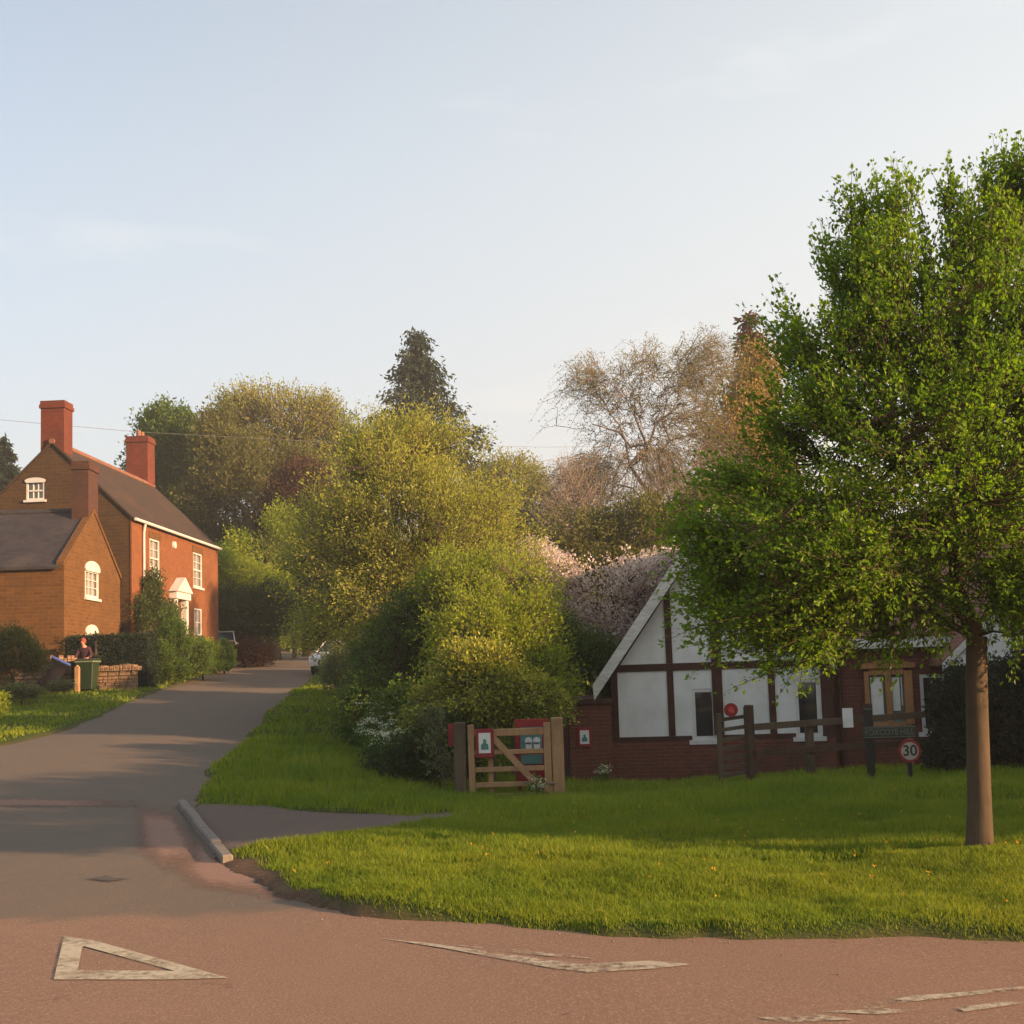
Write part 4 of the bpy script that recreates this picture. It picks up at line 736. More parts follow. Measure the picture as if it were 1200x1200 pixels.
# wheelie bins
def wheelie(name, label, loc, rz, body, lid, tilt=0, group='wheelie bins'):
    t = thing(name, label, 'wheelie bin', loc, rz, group); t.rotation_euler = (0, tilt, rz)
    b = MB(); n = 2; lo = [(-.21, -.24), (.21, -.24), (.21, .24), (-.21, .24)]; hi = [(-.28, -.34), (.28, -.34), (.28, .32), (-.28, .32)]
    b.add([(x, y, .06) for x, y in lo]+[(x, y, .96) for x, y in hi], [(3,2,1,0), (4,5,6,7), (0,1,5,4), (1,2,6,5), (2,3,7,6), (3,0,4,7)]); b.build('body', body, t, bevel=.025)
    r_ = MB(); r_.box(-.31, .31, -.37, .35, .93, .985); r_.build('rim', 'bin_rim' if body == 'bin_green' else body, t, bevel=.012)
    l_ = MB(); l_.prism([(-.37, .99), (.36, .99), (.38, 1.03), (.25, 1.075), (-.2, 1.06), (-.38, 1.01)], 'x', -.31, .31); l_.build('lid', lid, t, bevel=.012)
    h = MB(); h.tube([(-.22, .38, .98), (-.22, .46, 1.0), (.22, .46, 1.0), (.22, .38, .98)], .018, 6); h.build('handle', body, t)
    for s_ in (-1, 1):
        w_ = MB(); w_.tube([(s_*.24, .24, .1), (s_*.29, .24, .1)], .1, 14); w_.build('wheel', 'tyre', t)
    return t
bp = P(103, 810, 39); bp.z = GZ(bp.x, 38.6)
BINLOC = Vector((P(103, 810, 38.6).x, 38.6, bp.z)); wheelie('wheelie_bin', 'dark green wheelie bin standing upright in front of the person', BINLOC, 0, 'bin_green', 'bin_green')
bb = P(79, 806, 38.6); wheelie('wheelie_bin', 'tipped black wheelie bin with a bright blue lid, left of the green one', (bb.x-.45, 37.9, GZ(bb.x, 37.9)+.10), R(20), 'bin_black', 'bin_blue', R(28))

# person behind the bin
def skinned(name, verts, edges, rad, mat, parent, sub=2, root=0):
    me = bpy.data.meshes.new(name); me.from_pydata(verts, edges, []); o = bpy.data.objects.new(name, me); C.objects.link(o)
    md = o.modifiers.new('s', 'SKIN'); md.use_smooth_shade = True
    for i, r_ in enumerate(rad): me.skin_vertices[0].data[i].radius = r_ if isinstance(r_, tuple) else (r_, r_); me.skin_vertices[0].data[i].use_root = (i == root)
    s_ = o.modifiers.new('u', 'SUBSURF'); s_.levels = sub; s_.render_levels = sub
    bpy.context.view_layer.update(); ne = bpy.data.meshes.new_from_object(o.evaluated_get(bpy.context.evaluated_depsgraph_get())); bpy.data.objects.remove(o)
    return finish(name, ne, mat, parent, True)
pl = Vector((P(100, 800, 39.55).x, 39.55, GZ(BINLOC.x, 39.5)))
pe = thing('person', 'person with reddish hair in a dark maroon top leaning over the green bin', 'person', pl, 0)
V_ = [(0,0,.92), (0,0,1.08), (0,-.04,1.25), (0,-.08,1.38), (-.01,-.12,1.46), (-.02,-.16,1.50), (-.02,-.18,1.56), (-.02,-.185,1.64),
      (.16,-.08,1.36), (.24,-.12,1.12), (.2,-.38,1.03), (.19,-.46,1.03), (-.16,-.08,1.36), (-.27,-.12,1.12), (-.18,-.36,1.03), (-.16,-.45,1.03),
      (.1,0,.86), (.11,-.02,.48), (.11,.02,.09), (.12,-.15,.04), (-.1,0,.86), (-.11,-.02,.48), (-.11,.02,.09), (-.12,-.15,.04)]
E_ = [(0,1),(1,2),(2,3),(3,4),(4,5),(5,6),(6,7),(3,8),(8,9),(9,10),(10,11),(3,12),(12,13),(13,14),(14,15),(0,16),(16,17),(17,18),(18,19),(0,20),(20,21),(21,22),(22,23)]
R_ = [(.14,.10),(.12,.09),(.14,.10),(.12,.08),.05,.055,(.078,.088),(.06,.07),.052,.043,.03,.034,.052,.043,.03,.034,.085,.058,.042,.035,.085,.058,.042,.035]
for hi_, sx in ((11, 1), (15, -1)):
    b_ = V_[hi_]
    for k, (dx_, dy_, dz_) in enumerate(((-.03, -.07, -.01), (-.01, -.085, -.012), (.01, -.08, -.012), (.03, -.065, -.012), (-.045*sx, -.03, .012))):
        i = len(V_); V_.append((b_[0]+dx_*.7, b_[1]+dy_*.55, b_[2]+dz_*.4)); V_.append((b_[0]+dx_, b_[1]+dy_, b_[2]+dz_*3)); E_ += [(hi_, i), (i, i+1)]; R_ += [.010, .008]
body = skinned('body', V_, E_, R_, 'skin', pe, 2)
skinned('jacket', [(0,0,.88), (0,0,1.08), (0,-.04,1.25), (0,-.08,1.37), (-.01,-.105,1.43), (.16,-.08,1.36), (.24,-.12,1.12), (.2,-.36,1.03), (-.16,-.08,1.36), (-.27,-.12,1.12), (-.18,-.34,1.03)],
        [(0,1),(1,2),(2,3),(3,4),(3,5),(5,6),(6,7),(3,8),(8,9),(9,10)], [(.17,.13),(.15,.115),(.17,.125),(.145,.10),.065,.07,.06,.045,.07,.06,.045], 'maroon', pe)
skinned('trousers', [(0,0,.95), (.1,0,.86), (.11,-.02,.48), (.11,.02,.1), (-.1,0,.86), (-.11,-.02,.48), (-.11,.02,.1)], [(0,1),(1,2),(2,3),(0,4),(4,5),(5,6)], [(.155,.12),.1,.075,.06,.1,.075,.06], 'jeans', pe)
def ell(c, r_, n=10):
    mb = MB(); 
    for i in range(n+1):
        a_ = math.pi*i/n
        for j in range(n*2): b_ = math.pi*j/n; mb.v.append((c[0]+r_[0]*math.sin(a_)*math.cos(b_), c[1]+r_[1]*math.sin(a_)*math.sin(b_), c[2]+r_[2]*math.cos(a_)))
    for i in range(n):
        for j in range(n*2): mb.f.append((i*n*2+j, i*n*2+(j+1) % (n*2), (i+1)*n*2+(j+1) % (n*2), (i+1)*n*2+j))
    return mb
hr = ell((-.02, -.145, 1.605), (.098, .105, .12)); hr.build('hair', 'hair', pe, smooth=True)
fc = MB(); fc.prism([(-.02-.012, 1.575), (-.02+.012, 1.575), (-.02, 1.60)], 'y', -.285, -.26); fc.build('nose', 'skin', pe)
for sx in (-1, 1): ell((-.02+sx*.03, -.262, 1.60), (.010, .008, .008), 6).build('eye', 'black', pe)
MB().box(-.045, .005, -.266, -.258, 1.545, 1.553).build('mouth', 'tail_red', pe)

# cars
def car(name, label, loc, rz, light_mat='car_light'):
    t = thing(name, label, 'car', loc, rz, 'parked cars')     # nose towards -y
    prof = [(-1.95,.35),(-2.0,.55),(-1.92,.78),(-1.1,.95),(-.95,.98),(1.85,1.0),(1.97,.9),(2.0,.5),(1.95,.32)]; low = MB(); n = len(prof); segs = 5; vs = []
    for k in range(segs+1):
        f_ = k/segs*2-1; x = f_*.86; inset = .12*abs(f_)**3
        for (y, z) in prof: vs.append((x, y*(1-inset*.35), z-(.05*abs(f_)**4 if z > .9 else 0)))
    fs = [tuple(range(n)), tuple(range(segs*n+n-1, segs*n-1, -1))]
    for k in range(segs):
        for i in range(n): fs.append((k*n+i, k*n+(i+1) % n, (k+1)*n+(i+1) % n, (k+1)*n+i))
    low.add(vs, fs); low.build('body', 'car_white', t, bevel=.02)
    cab = MB(); cb = [(-1.0,.97),(1.82,.97)]; hb = [(-.35,1.42),(1.45,1.42)]
    cab.add([(-.78,-1.0,.96),(.78,-1.0,.96),(.78,1.85,.96),(-.78,1.85,.96),(-.60,-.32,1.40),(.60,-.32,1.40),(.60,1.45,1.40),(-.60,1.45,1.40)], [(3,2,1,0),(4,5,6,7),(0,1,5,4),(1,2,6,5),(2,3,7,6),(3,0,4,7)]); cab.build('windows', 'car_glass', t, bevel=.03)
    rfm = MB(); rfm.box(-.63, .63, -.36, 1.50, 1.395, 1.46)
    for sx in (-1, 1):
        rfm.bar((sx*.79, -1.02, .96), (sx*.615, -.34, 1.41), .05, .05); rfm.bar((sx*.80, .45, .97), (sx*.625, .45, 1.41), .06, .05); rfm.bar((sx*.79, 1.85, .96), (sx*.62, 1.46, 1.41), .12, .05)
    rfm.build('roof', 'car_white', t, bevel=.012)
    for sx in (-1, 1):
        for y in (-1.25, 1.3):
            w_ = MB(); w_.tube([(sx*.70, y, .31), (sx*.88, y, .31)], .31, 20); wh = w_.build('wheel', 'tyre', t); MB().tube([(sx*.87, y, .31), (sx*.895, y, .31)], .2, 14).build('rim', 'metal', wh)
        ell((sx*.62, -1.90, .70), (.16, .10, .08), 6).build('headlight', light_mat, t, smooth=True); MB().box(sx*.74-.09, sx*.74+.09, 1.86, 1.99, .62, .93).build('tail_light', 'tail_red', t, bevel=.02)
        ell((sx*.95, -.72, .99), (.11, .07, .07), 6).build('wing_mirror', 'car_white', t, smooth=True)
    MB().box(-.42, .42, -2.0, -1.94, .42, .60).build('grille', 'black', t); MB().box(-.26, .26, -2.012, -2.002, .46, .57).build('number_plate', 'paper', t)
    return t
cpos = P(384, 792, 50); car('parked_car', 'small white car parked facing downhill by the hedge at the right of the road', (cpos.x+.25, 52.2, GZ(cpos.x, 51)+.02), R(-8))
cp2 = P(258, 760, 60); car('parked_car', 'white car with red rear lamp poking out past the far corner of the brick house', (cp2.x+.30, 60.6, float(hz(cp2.x, 60)[0])+.15), R(178))

# ------------------------------------------------------------------ right: half-timbered hall
HY = 24.0; b0 = P(722, 925, HY); hall = thing('timbered_hall', 'white half-timbered hall with steep gable and brick base, right of the gate', 'hall', (b0.x, HY, b0.z-.15), R(-7))
def hx(px, py=850): return P(px, py, HY).x-b0.x
def hh(py, px=760): return P(px, py, HY).z-(b0.z-.15)
zpl = hh(869); zev = hh(780); Wg = hx(970); ap = hh(606); zb = -.4; xm = Wg/2
wp = MB(); wp.prism([(0, zpl), (Wg, zpl), (Wg, zev), (xm, ap), (0, zev)], 'y', 0, 9); wo = wp.build('wall', 'render_white', hall)
wn = [(hx(811), hx(838), hh(868), hh(809)), (hx(929), hx(957), hh(866, 800), hh(800, 800))]
carve(wo, [pocket('y', 0, *q, -1) for q in wn])
MB().box(-.04, Wg+.04, -.05, 9.05, zb, zpl-.003).build('brick_base', 'dark_brick', hall)
for q in wn: win(hall, 'window', 'y', 0, q[0], q[1], q[2], q[3], -1, 1, 1, pane='pane', fw=.065)
tm = MB(); T = .03
def beam(x0, x1, z0, z1, d=.03): tm.box(x0, x1, -d, -.002, z0, z1)
beam(-.02, .11, zpl+.003, zev-.02); beam(Wg-.11, Wg+.02, zpl+.003, zev-.02)
beam(-.03, wn[0][0]-.02, zpl-.02, zpl+.10, .045); beam(wn[0][1]+.02, wn[1][0]-.02, zpl-.02, zpl+.10, .045); beam(wn[1][1]+.02, Wg+.03, zpl-.02, zpl+.10, .045)
rl = hh(783); beam(.112, Wg-.112, rl-.06, rl+.08, .034)
for px, wd in ((787, .13), (841, .2), (903, .13), (962, .12)):
    x = hx(px); top = zev+(1-abs(x-xm)/xm)*(ap-zev)-.12
    beam(x-wd/2, x+wd/2, zpl+.104, rl-.064, .032); beam(x-wd/2, x+wd/2, rl+.084, top, .032)
for s_ in (0, 1):
    a_ = (0 if not s_ else Wg, zev-.02); tm.bar((a_[0], -.02, a_[1]-.06), (xm, -.02, ap-.06), .16, .045, up=(0, 0, 1))
tm.build('timber_framing', 'timber_dark', hall)
sl = (ap-zev)/xm; ovh = hx(722)-hx(703); rr_ = MB()
for s_ in (-1, 1):
    oo = ovh if s_ < 0 else .0; xe = -oo if s_ < 0 else Wg+oo; ze = zev-oo*sl; rr_.prism([(xe, ze+.02), (xe, ze+.14), (xm, ap+.15), (xm, ap+.03)], 'y', -.42, 9.1)
rr_.build('roof', 'clay_tile', hall)
bg_ = MB()
for s_ in (-1, 1):
    oo = ovh+.02 if s_ < 0 else .02; xe = -oo if s_ < 0 else Wg+oo; ze = zev-oo*sl; n_ = Vector((-sl*s_*-1, 0, 1)).normalized()
    bg_.prism([(xe, ze-.17), (xe-s_*-.02, ze+.13), (xm, ap+.17), (xm, ap-.20)], 'y', -.47, -.425)
bg_.build('bargeboard', 'barge_white', hall)
# brick wing to the right with tiled roof
wx0 = Wg+.045; wx1 = hx(1290); wt = P(1030, 752, HY).z-(b0.z-.15); wg = MB().box(wx0, wx1, .25, 6.3, zb, wt).build('wing_wall', 'dark_brick', hall)
wr = MB(); rm = 3.25; wr.prism([(-.05, wt-.02), (-.05, wt+.1), (rm, wt+2.6), (6.6, wt+.1), (6.6, wt-.02), (rm, wt+2.48)], 'x', wx0+.01, wx1); wr.build('wing_roof', 'clay_tile', hall)
MB().box(wx0+.01, wx1, -.10, -.055, wt-.14, wt+.05).build('fascia', 'barge_white', hall)
lwx = [hx(1072), hx(1100), P(1080, 856, HY).z-(b0.z-.15), P(1080, 790, HY).z-(b0.z-.15)]
carve(wg, [pocket('y', .25, *lwx, -1)]); win(hall, 'window', 'y', .25, *lwx, -1, 1, 1, pane='pane', fw=.07)
dpp = MB(); dpp.tube([(hx(981), .17, wt-.1), (hx(981), .17, 0)], .045, 8); dpp.build('downpipe', 'timber_dark', hall)
# little projecting porch gable
pr = thing('porch', 'small projecting gabled porch with white bargeboards half hidden by the tree trunk', 'porch', (hx(1130)+b0.x, HY-1.9, b0.z-.15), R(-7))
pz = P(1066, 782, 22.7).z-pr.location.z; pa = P(1128, 723, 22.7).z-pr.location.z; pw_ = (P(1190, 780, 22.7).x-P(1066, 780, 22.7).x)/2
g1 = MB(); g1.prism([(-pw_+.12, pz), (pw_-.12, pz), (0, pa-.12)], 'y', .05, 1.3); g1.build('gable_panel', 'render_white', pr)
g1 = MB(); 
for s_ in (-1, 1): g1.prism([(s_*pw_, pz-.08), (s_*pw_, pz+.06), (0, pa+.1), (0, pa-.06)], 'y', -.03, .02)
g1.build('bargeboard', 'barge_white', pr); g1 = MB()
for s_ in (-1, 1): g1.prism([(s_*(pw_-.02), pz+.0), (s_*(pw_-.02), pz+.11), (0, pa+.17), (0, pa+.02)], 'y', .022, 1.55)
g1.build('roof', 'clay_tile', pr); g1 = MB(); g1.box(-pw_+.1, pw_-.1, .0, .1, pz-.15, pz-.003)
for s_ in (-1, 1): g1.box(s_*(pw_-.2)-.06, s_*(pw_-.2)+.06, 0, .12, -.3, pz-.153)
g1.build('posts', 'timber_dark', pr)
# outhouse wall with coping
wx = P(667, 870, HY).x; ow = thing('brick_outhouse', 'low dark brick outhouse between the wooden gate and the timbered hall', 'outhouse', (wx, HY-.3, b0.z-.15))
wl = b0.x-.06-wx; zt_ = P(690, 825, HY-.3).z-ow.location.z; MB().box(0, wl, 0, 3.5, -.4, zt_).build('wall', 'dark_brick', ow)
MB().box(-.06, wl+.03, -.07, 3.6, zt_+.003, zt_+.10).build('coping', 'timber_dark', ow)
def red_notice(name, label, px, py, Y, w_, h_, yoff=0, group=None):
    p = P(px, py, Y); t = thing(name, label, 'sign', (p.x, Y, p.z), 0, group); MB().box(-w_/2, w_/2, -.012, .012, -h_/2, h_/2).build('backing', 'red_paint', t, bevel=.006)
    MB().box(-w_*.33, w_*.33, -.016, -.0125, -h_*.34, h_*.36).build('notice_sheet', 'paper', t)
    m_ = MB(); m_.prism([(-w_*.2, -h_*.22), (w_*.2, -h_*.22), (w_*.2, -h_*.05), (w_*.09, h_*.0), (w_*.09, h_*.1), (0, h_*.17), (-w_*.09, h_*.1), (-w_*.09, 0), (-w_*.2, -h_*.05)], 'y', -.019, -.0165); m_.build('printed_picture', 'teal', t)
    return t
red_notice('wall_notice', 'small red-framed notice fixed on the brick outhouse wall', 685, 864, HY-.32, .27, .38)

# noticeboard on the wing wall
nbx0 = hx(1008)+b0.x; nbx1 = hx(1062)+b0.x; nb = thing('notice_board', 'oak framed notice board with two glazed doors on the brick wall behind the fence', 'notice board', ((nbx0+nbx1)/2, HY-.46, b0.z-.15), R(-7))
wN = (nbx1-nbx0)/2; n0 = P(1035, 848, HY).z-nb.location.z; n1 = P(1035, 786, HY).z-nb.location.z; m_ = MB()
for (a_, b_) in ((-wN, -wN+.09), (-.06, .06), (wN-.16, wN)): m_.box(a_, b_, -.06, .10, n0, n1)
m_.box(-wN+.092, wN-.162, -.055, .10, n1-.08, n1+.04); m_.box(-wN+.092, wN-.162, -.055, .10, n0-.03, n0+.05)
m_.box(-wN, -wN+.08, -.05, .1, -.2, n0-.003); m_.box(wN-.16, wN-.06, -.05, .1, -.2, n0-.003); m_.build('frame', 'oak_warm', nb, bevel=.006)
MB().box(-wN+.09, wN-.16, .04, .08, n0, n1).build('backboard', 'sign_pale', nb)
MB().box(-wN+.13, -.10, .02, .035, n0+.1, n1-.12).build('poster', 'paper', nb); 
for (a_, b_, c_, d_, mt) in ((.08, .22, .25, .95, 'paper'), (.25, wN-.19, .35, .95, 'paper'), (.09, .21, .05, .22, 'teal')): MB().box(a_, b_, .02, .035, n0+(n1-n0)*c_, n0+(n1-n0)*d_-.08).build('poster', mt, nb)
can = MB(); can.prism([(-wN-.05, n1+.05), (wN+.05, n1+.05), (wN+.05, n1+.14), (0, n1+.24), (-wN-.05, n1+.14)], 'y', -.12, .11); can.build('canopy', 'oak_warm', nb)
# ------------------------------------------------------------------ wooden gate
GY = 17.3; gb = P(597, 938, GY); g0 = GZ(gb.x, GY)
def gpx(px): return P(px, 890, GY).x
def gzp(py, px=597): return P(px, py, GY).z
pL = MB(); x = gpx(539); zt1 = gzp(845); pL.box(-.085, .085, -.085, .085, -.3, zt1-g0); tag(pL.build('gate_post', 'old_wood', bevel=.012, loc=(x, GY+.05, g0)), 'weathered dark square gate post on the left of the wooden gate', 'post', 'posts of the wooden gate')
pL = MB(); x = gpx(654); pL.box(-.085, .085, -.085, .085, -.3, zt1-g0+.03); tag(pL.build('gate_post', 'gate_wood', bevel=.012, loc=(x, GY+.05, g0)), 'sunlit pale square gate post on the right of the wooden gate', 'post', 'posts of the wooden gate')
gx0 = gpx(549); gx1 = gpx(646); gw = gx1-gx0; gt_ = thing('wooden_gate', 'pale five-bar wooden garden gate with a diagonal brace', 'gate', (gx0, GY, g0))
ztop = gzp(848)-g0; m_ = MB().box(0, .09, -.04, .04, .04, ztop).build('stile', 'gate_wood', gt_, bevel=.006); m_ = MB().box(gw-.10, gw, -.04, .04, .0, ztop).build('stile', 'gate_wood', gt_, bevel=.006)
for py, hgt in ((858, .10), (881, .065), (901, .07), (919, .07), (932, .06)):
    z = gzp(py)-g0; MB().box(.093, gw-.103, -.03, .03, z-hgt/2, z+hgt/2).build('rail', 'gate_wood', gt_, bevel=.005)
MB().bar((.30, -.045, ztop-.12), (gw-.12, -.045, .10), .09, .025, up=(0, 0, 1)).build('diagonal_brace', 'gate_wood', gt_); 
MB().box(.28, .35, .032, .055, .02, ztop-.15).build('upright', 'gate_wood', gt_)
hgm = MB(); hgm.tube([(gw-.03, -.05, .22), (gw+.05, -.05, .22)], .012, 6); hgm.build('hinge', 'metal', gt_)
red_notice('gate_notice', 'red-framed white notice with a teal picture hung on the left of the gate', 568, 871, GY-.06, .26, .41)
# red information board behind the gate
ib = P(624, 890, GY+.55); t = thing('information_board', 'tall red board with teal panels standing behind the wooden gate', 'sign', (ib.x, GY+.55, g0))
zt_ = gzp(845)-g0; wI = .25; m_ = MB().box(-wI, wI, -.02, .02, .15, zt_).build('board', 'red_paint', t, bevel=.008)
for s_ in (-1, 1): MB().box(s_*(wI-.05)-.03, s_*(wI-.05)+.03, .023, .08, -.2, zt_-.05).build('leg', 'red_paint', t)
p1 = MB().box(-.17, .15, -.03, -.0205, zt_-.48, zt_-.12).build('upper_panel', 'teal', t); p2 = MB().box(-.17, .15, -.03, -.0205, zt_-.66, zt_-.52).build('lower_panel', 'teal', t)
m_ = MB(); 
for s_ in (-.05, .07): m_.tube([(s_, -.035, zt_-.32), (s_, -.031, zt_-.32)], .055, 12); m_.box(s_-.045, s_+.045, -.035, -.031, zt_-.45, zt_-.345)
m_.build('white_emblem', 'paper', t)
tag(MB().box(-.1, .1, -.012, .012, -.16, .16).build('red_sign', 'red_paint', loc=(gpx(533), GY+.22, gzp(860)), bevel=.006), 'plain red panel partly hidden behind the left gate post', 'sign')
# ------------------------------------------------------------------ stile gate, fence, signs
FY = 18.3; f0 = GZ(P(862, 918, FY).x, FY)
def fz(py, px=880, Y=FY): return P(px, py, Y).z
sx0 = P(846, 880, FY).x; sx1 = P(876, 880, FY).x; st = thing('side_gate', 'narrow grey ladder-like wooden gate beside the brown fence', 'gate', (sx0, FY+.1, f0)); sw = sx1-sx0
MB().box(-.045, .03, -.04, .04, -.2, fz(835)-f0).build('stile', 'old_wood', st, bevel=.005); MB().box(sw-.01, sw+.05, -.04, .04, -.2, fz(828)-f0).build('stile', 'old_wood', st, bevel=.005)
for py in (841, 853, 865, 876, 887, 897, 907): z = fz(py, 862)-f0; MB().bar((.033, 0, z-.03), (sw-.013, 0, z+.01), .055, .04).build('rail', 'old_wood', st)
rd = thing('red_marker', 'round pinkish red marker on top of the ladder-like side gate', 'marker', (P(857, 832, FY).x, FY+.03, fz(832, 857))); MB().tube([(0, -.02, 0), (0, .02, 0)], .105, 16).build('disc', 'red_paint', rd); MB().tube([(0, -.03, 0), (0, -.0215, 0)], .05, 12).build('centre', 'tail_red', rd)
fe = P(880, 880, FY); fend = P(1100, 880, 19.6); fn = thing('rail_fence', 'dark brown two-rail wooden fence in front of the brick wall', 'fence', (fe.x, FY, f0), math.atan2(19.6-FY, fend.x-fe.x)); FL = math.hypot(fend.x-fe.x, 1.3)
for frac, hgt in ((0, fz(826)-f0), (.30, fz(846, 940)-f0), (.62, fz(828, 1018)-f0+.02), (1, fz(830, 1080)-f0)):
    MB().box(frac*FL-.055, frac*FL+.055, -.05, .05, -.3, hgt).build('post', 'fence_brown' if frac != .3 else 'old_wood', fn, bevel=.008)
for py, py2 in ((852, 840), (882, 872)): MB().bar((.03, -.075, fz(py)-f0), (FL, -.075, P(1090, py2-4, 19.6).z-f0), .10, .035).build('rail', 'old_wood' if py == 852 else 'fence_brown', fn)
tag(MB().box(-.08, .08, -.008, .008, -.15, .15).build('paper_notice', 'paper', loc=(P(992, 841, 18.85).x, 18.78, P(992, 841, 18.85).z)), 'small white paper notice pinned behind the fence rail', 'notice')
def text(s, size, mat, parent, loc, ext=.003, name='lettering', sc=(1, 1, 1)):
    cu = bpy.data.curves.new(name, 'FONT'); cu.body = s; cu.size = size; cu.extrude = ext; cu.align_x = 'CENTER'; cu.align_y = 'CENTER'; cu.offset = size*.012
    o = bpy.data.objects.new(name, cu); C.objects.link(o); bpy.context.view_layer.update(); me = bpy.data.meshes.new_from_object(o.evaluated_get(bpy.context.evaluated_depsgraph_get())); bpy.data.objects.remove(o)
    me.transform(Matrix.Diagonal((*sc, 1))); me.transform(Matrix.Rotation(R(90), 4, 'X')); return finish(name, me, mat, parent, loc=loc)
NY = 16.8; sp_ = P(1042, 858, NY); ns = thing('street_name_sign', 'dark street name plate reading FOXCOTE HILL on a black post', 'sign', (sp_.x, NY, GZ(sp_.x, NY)), R(-3))
zc = sp_.z-ns.location.z; hw = .365; MB().box(-hw, hw, -.02, .01, zc-.085, zc+.085).build('plate', 'dark_sign', ns, bevel=.008)
bd = MB(); bd.box(-hw+.015, hw-.015, -.025, -.021, zc+.062, zc+.072); bd.box(-hw+.015, hw-.015, -.025, -.021, zc-.072, zc-.062); bd.build('border', 'sign_pale', ns)
text('FOXCOTE HILL', .115, 'sign_pale', ns, (0, -.024, zc), sc=(.86, 1, 1)); pxo = P(1021, 880, NY).x-sp_.x
MB().box(pxo-.05, pxo+.05, .012, .10, -.3, zc+.33).build('post', 'black', ns, bevel=.01)
SY = 16.2; sp_ = P(1066, 880, SY); ss = thing('speed_limit_sign', 'round red-ringed 30 speed limit sign on a dark post', 'sign', (sp_.x, SY, GZ(sp_.x, SY))); zc = sp_.z-ss.location.z
MB().tube([(0, .008, zc), (0, -.006, zc)], .152, 32).build('red_ring', 'red_paint', ss); MB().tube([(0, -.0062, zc), (0, -.010, zc)], .118, 32).build('white_disc', 'aged_white', ss); text('30', .20, 'black', ss, (0, -.0125, zc), .002)
MB().tube([(0, .03, -.3), (0, .03, zc+.13)], .03, 10).build('post', 'black', ss)

# overhead wire
wp_ = [P(-80, 485, 50), P(0, 492, 52), P(160, 506, 58), P(420, 520, 70), P(640, 524, 80), P(900, 520, 95)]
tag(MB().tube(wp_, .010, 5).build('overhead_wire', 'wire'), 'thin overhead cable crossing the sky behind the tall brick chimney', 'cable')

# ------------------------------------------------------------------ cow parsley by the hedge
def parsley(loc, h, seed, label):
    r = np.random.default_rng(seed); t = thing('cow_parsley', label, 'wild flower', loc, 0, 'cow parsley by the hedge'); a_ = []; b_ = []; F_ = []
    for i in range(7):
        an = r.random()*6.28; top = np.array([math.cos(an)*h*.25*r.random(), math.sin(an)*h*.25*r.random(), h*r.uniform(.6, 1)]); a_.append([0, 0, 0]); b_.append(top)
        F_.append(top+r.normal(0, 1, (16, 3))*np.array([.055, .055, .012]))
    v, q = seg_tubes(np.array(a_, float), np.array(b_), .006, .003, 3); npmesh('stem', v, q, 'lf_mid', t)
    Fp = np.concatenate(F_); leaves_mesh('flowers', Fp, np.tile([0, 0, 0.], (len(Fp), 1)), .028, 'lf_white', t, 1.0, 2, seed)
    Lp = np.array(b_)[r.integers(0, 7, 60)]*r.random((60, 1))+r.normal(0, .06, (60, 3)); Lp[:, 2] = np.abs(Lp[:, 2]); leaves_mesh('leaves', Lp, np.tile([0, 0, .5], (60, 1)), .09, 'lf_mid', t, .5, .6, seed)
r = random.Random(5)
for i in range(16):
    px = [432, 440, 428, 445, 455, 438, 448, 426, 442, 452, 460, 436, 630, 705, 420, 465][i]; Y = [22, 22.5, 21, 23.5, 21.5, 20.5, 20, 24, 19.6, 19.2, 20.8, 25, 17.0, 20.5, 26, 19.3][i]; x = P(px, 850, Y).x
    parsley((x, Y, GZ(x, Y)-.02), [1.1, 1.2, .9, 1.3, 1.0, .95, .85, 1.2, .8, .7, 1.0, 1.3, .35, .4, 1.1, .8][i], 200+i, ['cow parsley with white flower heads growing at the hedge foot', 'small white-flowered weed by the brick wall and gate post'][px in (630, 705)])

# ------------------------------------------------------------------ grass
M['grass'] = leaf('grass_blade', [(0.087, 0.149, 0.013), (0.135, 0.203, 0.015), (0.207, 0.246, 0.020), (0.305, 0.300, 0.038)], .45, .55, .5)
def blades(x, y, h, w_, seed):
    r = np.random.default_rng(seed); n = len(x); z = gz(x, y)-.01; an = r.random(n)*6.283; la = r.random(n)*6.283; ln = h*r.uniform(.1, .75, n)
    b_ = np.stack([x, y, z], 1); s_ = np.stack([np.cos(an), np.sin(an), np.zeros(n)], 1)*w_[:, None]*.5; l_ = np.stack([np.cos(la)*ln, np.sin(la)*ln, h], 1)
    mid = b_+l_*np.array([.35, .35, .58]); tip = b_+l_; v = np.stack([b_-s_, b_+s_, mid+s_*.75, mid-s_*.75, tip], 1).reshape(-1, 3); k = np.arange(n)[:, None]*5
    return v, k+np.array([[0, 1, 2, 3]]), k+np.array([[3, 2, 4]])
def scatter(n, x0, x1, y0, y1, hmin, hmax, w_, seed, rows=None):
    r = np.random.default_rng(seed); x = r.uniform(x0, x1, n); y = r.uniform(y0, y1, n); d = sdist(x, y)+edge_noise(x, y)
    cor = np.exp(-((x+1.9)**2+(y-10.1)**2)/1.6)*.36; k = (d < -.0-cor-r.random(n)*.16-np.where(x < -1, .03, 0)) & ((x)/(y+.01) > -.52)
    clumpy = vnoise(x, y, 2.3, 8)*.6+vnoise(x, y, 7, 9)*.4; k &= r.random(n) < .35+clumpy
    x, y, d, clumpy = x[k], y[k], d[k], clumpy[k]; h = (hmin+(hmax-hmin)*clumpy)*r.uniform(.6, 1.25, len(x))*np.clip(.55+(-d)*1.0, .5, 1.1)
    return x, y, h, np.full(len(x), w_)*r.uniform(.7, 1.4, len(x))
Vs = []; Qs = []; Ts = []; off = 0
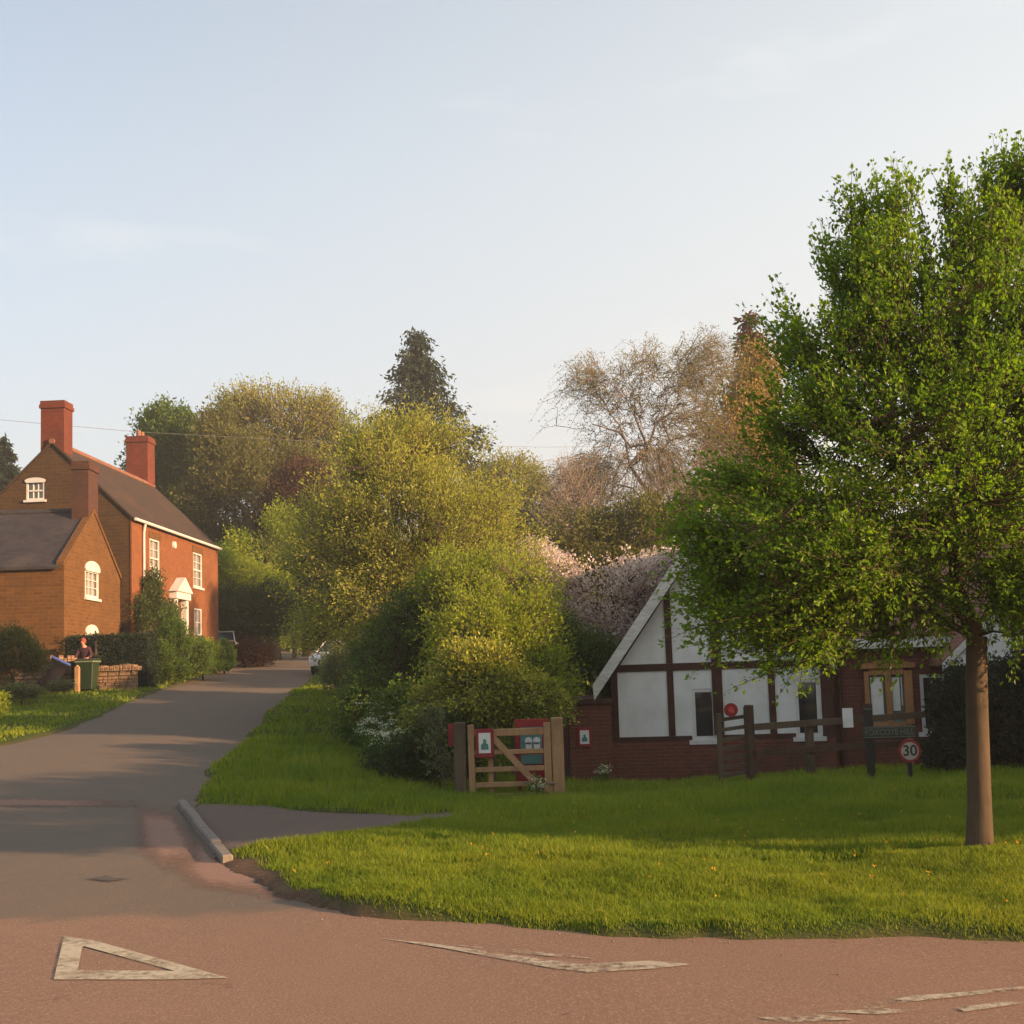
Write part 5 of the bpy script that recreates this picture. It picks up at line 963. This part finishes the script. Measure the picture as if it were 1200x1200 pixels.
for args in [(90000, 4.6, 13, 6.9, 13, .03, .10, .011, 311), (40000, 9.5, 24, 7, 18, .05, .12, .02, 312), (30000, 10, 30, 18, 30, .06, .14, .03, 313), (260000, -2.8, 4.6, 6.7, 9.5, .025, .07, .0055, 301), (170000, -3, 6.6, 9.5, 13, .04, .11, .0075, 302), (80000, -5.5, 9.5, 13, 18, .07, .17, .013, 303), (60000, -7, 10, 18, 25, .08, .20, .02, 304), (36000, -9, 3, 25, 42, .07, .16, .03, 305), (36000, -21, -10.5, 24, 42, .05, .11, .03, 306), (15000, -17, 3, 42, 90, .1, .2, .06, 307)]:
    x, y, h, ww = scatter(*args)
    if args[-1] == 306: pass
    v, q, tq = blades(x, y, h, ww, args[-1]+50); Vs.append(v); Qs.append(q+off); Ts.append(tq+off); off += len(v)
tag(npmesh('grass', np.concatenate(Vs), np.concatenate(Qs), 'grass', tris=np.concatenate(Ts)), 'short green grass covering the banks and verges', 'grass', kind='stuff')
# dandelions scattered in the bank
r = np.random.default_rng(9); n = 170; x = r.uniform(-2, 6, n); y = r.uniform(7.1, 15, n); d = sdist(x, y); k = (d < -.25) & (np.abs(x/y) < .5) & (vnoise(x, y, .8, 12) > .35); x, y = x[k], y[k]
c = np.stack([x, y, gz(x, y)+r.uniform(.06, .12, len(x))], 1); c = np.repeat(c, 6, 0)+r.normal(0, .005, (len(x)*6, 3)); M['dandelion'] = leaf('dandelion', [(.55, .28, .02), (.65, .38, .03)], .2, .7, 1)
tag(leaves_mesh('dandelions', c, np.tile([0, 0, 0.], (len(c), 1)), .013, 'dandelion', None, 1, 1, 10), 'tiny yellow dandelion heads dotted through the bank grass', 'wild flowers', kind='stuff')
# loose chippings and dirt at the road edge
r = np.random.default_rng(19); n = 6000; x = r.uniform(-4.5, 5, n); y = r.uniform(5.5, 11.5, n); d = sdist(x, y)+edge_noise(x, y); pr_ = np.exp(-np.abs(d-.05)/.16)*.5+.02; k = r.random(n) < pr_; x, y, d = x[k], y[k], d[k]
sz = r.uniform(.003, .008, len(x)); oc = np.array([[1,0,0],[0,1,0],[-1,0,0],[0,-1,0],[0,0,.8],[0,0,-.5]]); c = np.stack([x, y, np.maximum(hz(x, y), gz(x, y))+.003], 1)
v = (c[:, None]+oc[None]*sz[:, None, None]*r.uniform(.6, 1.3, (len(x), 6, 1))).reshape(-1, 3); tf = np.array([[0,1,4],[1,2,4],[2,3,4],[3,0,4],[1,0,5],[2,1,5],[3,2,5],[0,3,5]]); tf = (np.arange(len(x))[:, None, None]*6+tf[None]).reshape(-1, 3)
M['stone'] = leaf('loose_stone', [(.09, .06, .045), (.22, .16, .12), (.34, .27, .21)], 0, .9, 1)
tag(npmesh('loose_gravel', v, None, 'stone', tris=tf), 'loose chippings gathered along the road edge', 'gravel', kind='stuff')

# ------------------------------------------------------------------ evening haze
hm = bpy.data.materials.new('haze'); hm.use_nodes = True; hn = hm.node_tree; hn.nodes.remove(hn.nodes['Principled BSDF']); pv = hn.nodes.new('ShaderNodeVolumePrincipled')
pv.inputs['Color'].default_value = (.95, .93, .90, 1); pv.inputs['Density'].default_value = .0009; pv.inputs['Anisotropy'].default_value = .2; hn.links.new(pv.outputs[0], hn.nodes['Material Output'].inputs['Volume'])
zlo = float(min(v.co.z for v in g.data.vertices))-1
hb = MB().box(-390, 390, -95, 530, zlo, 60).build('haze', hm); tag(hb, 'thin warm evening haze in the air', 'haze', kind='stuff')
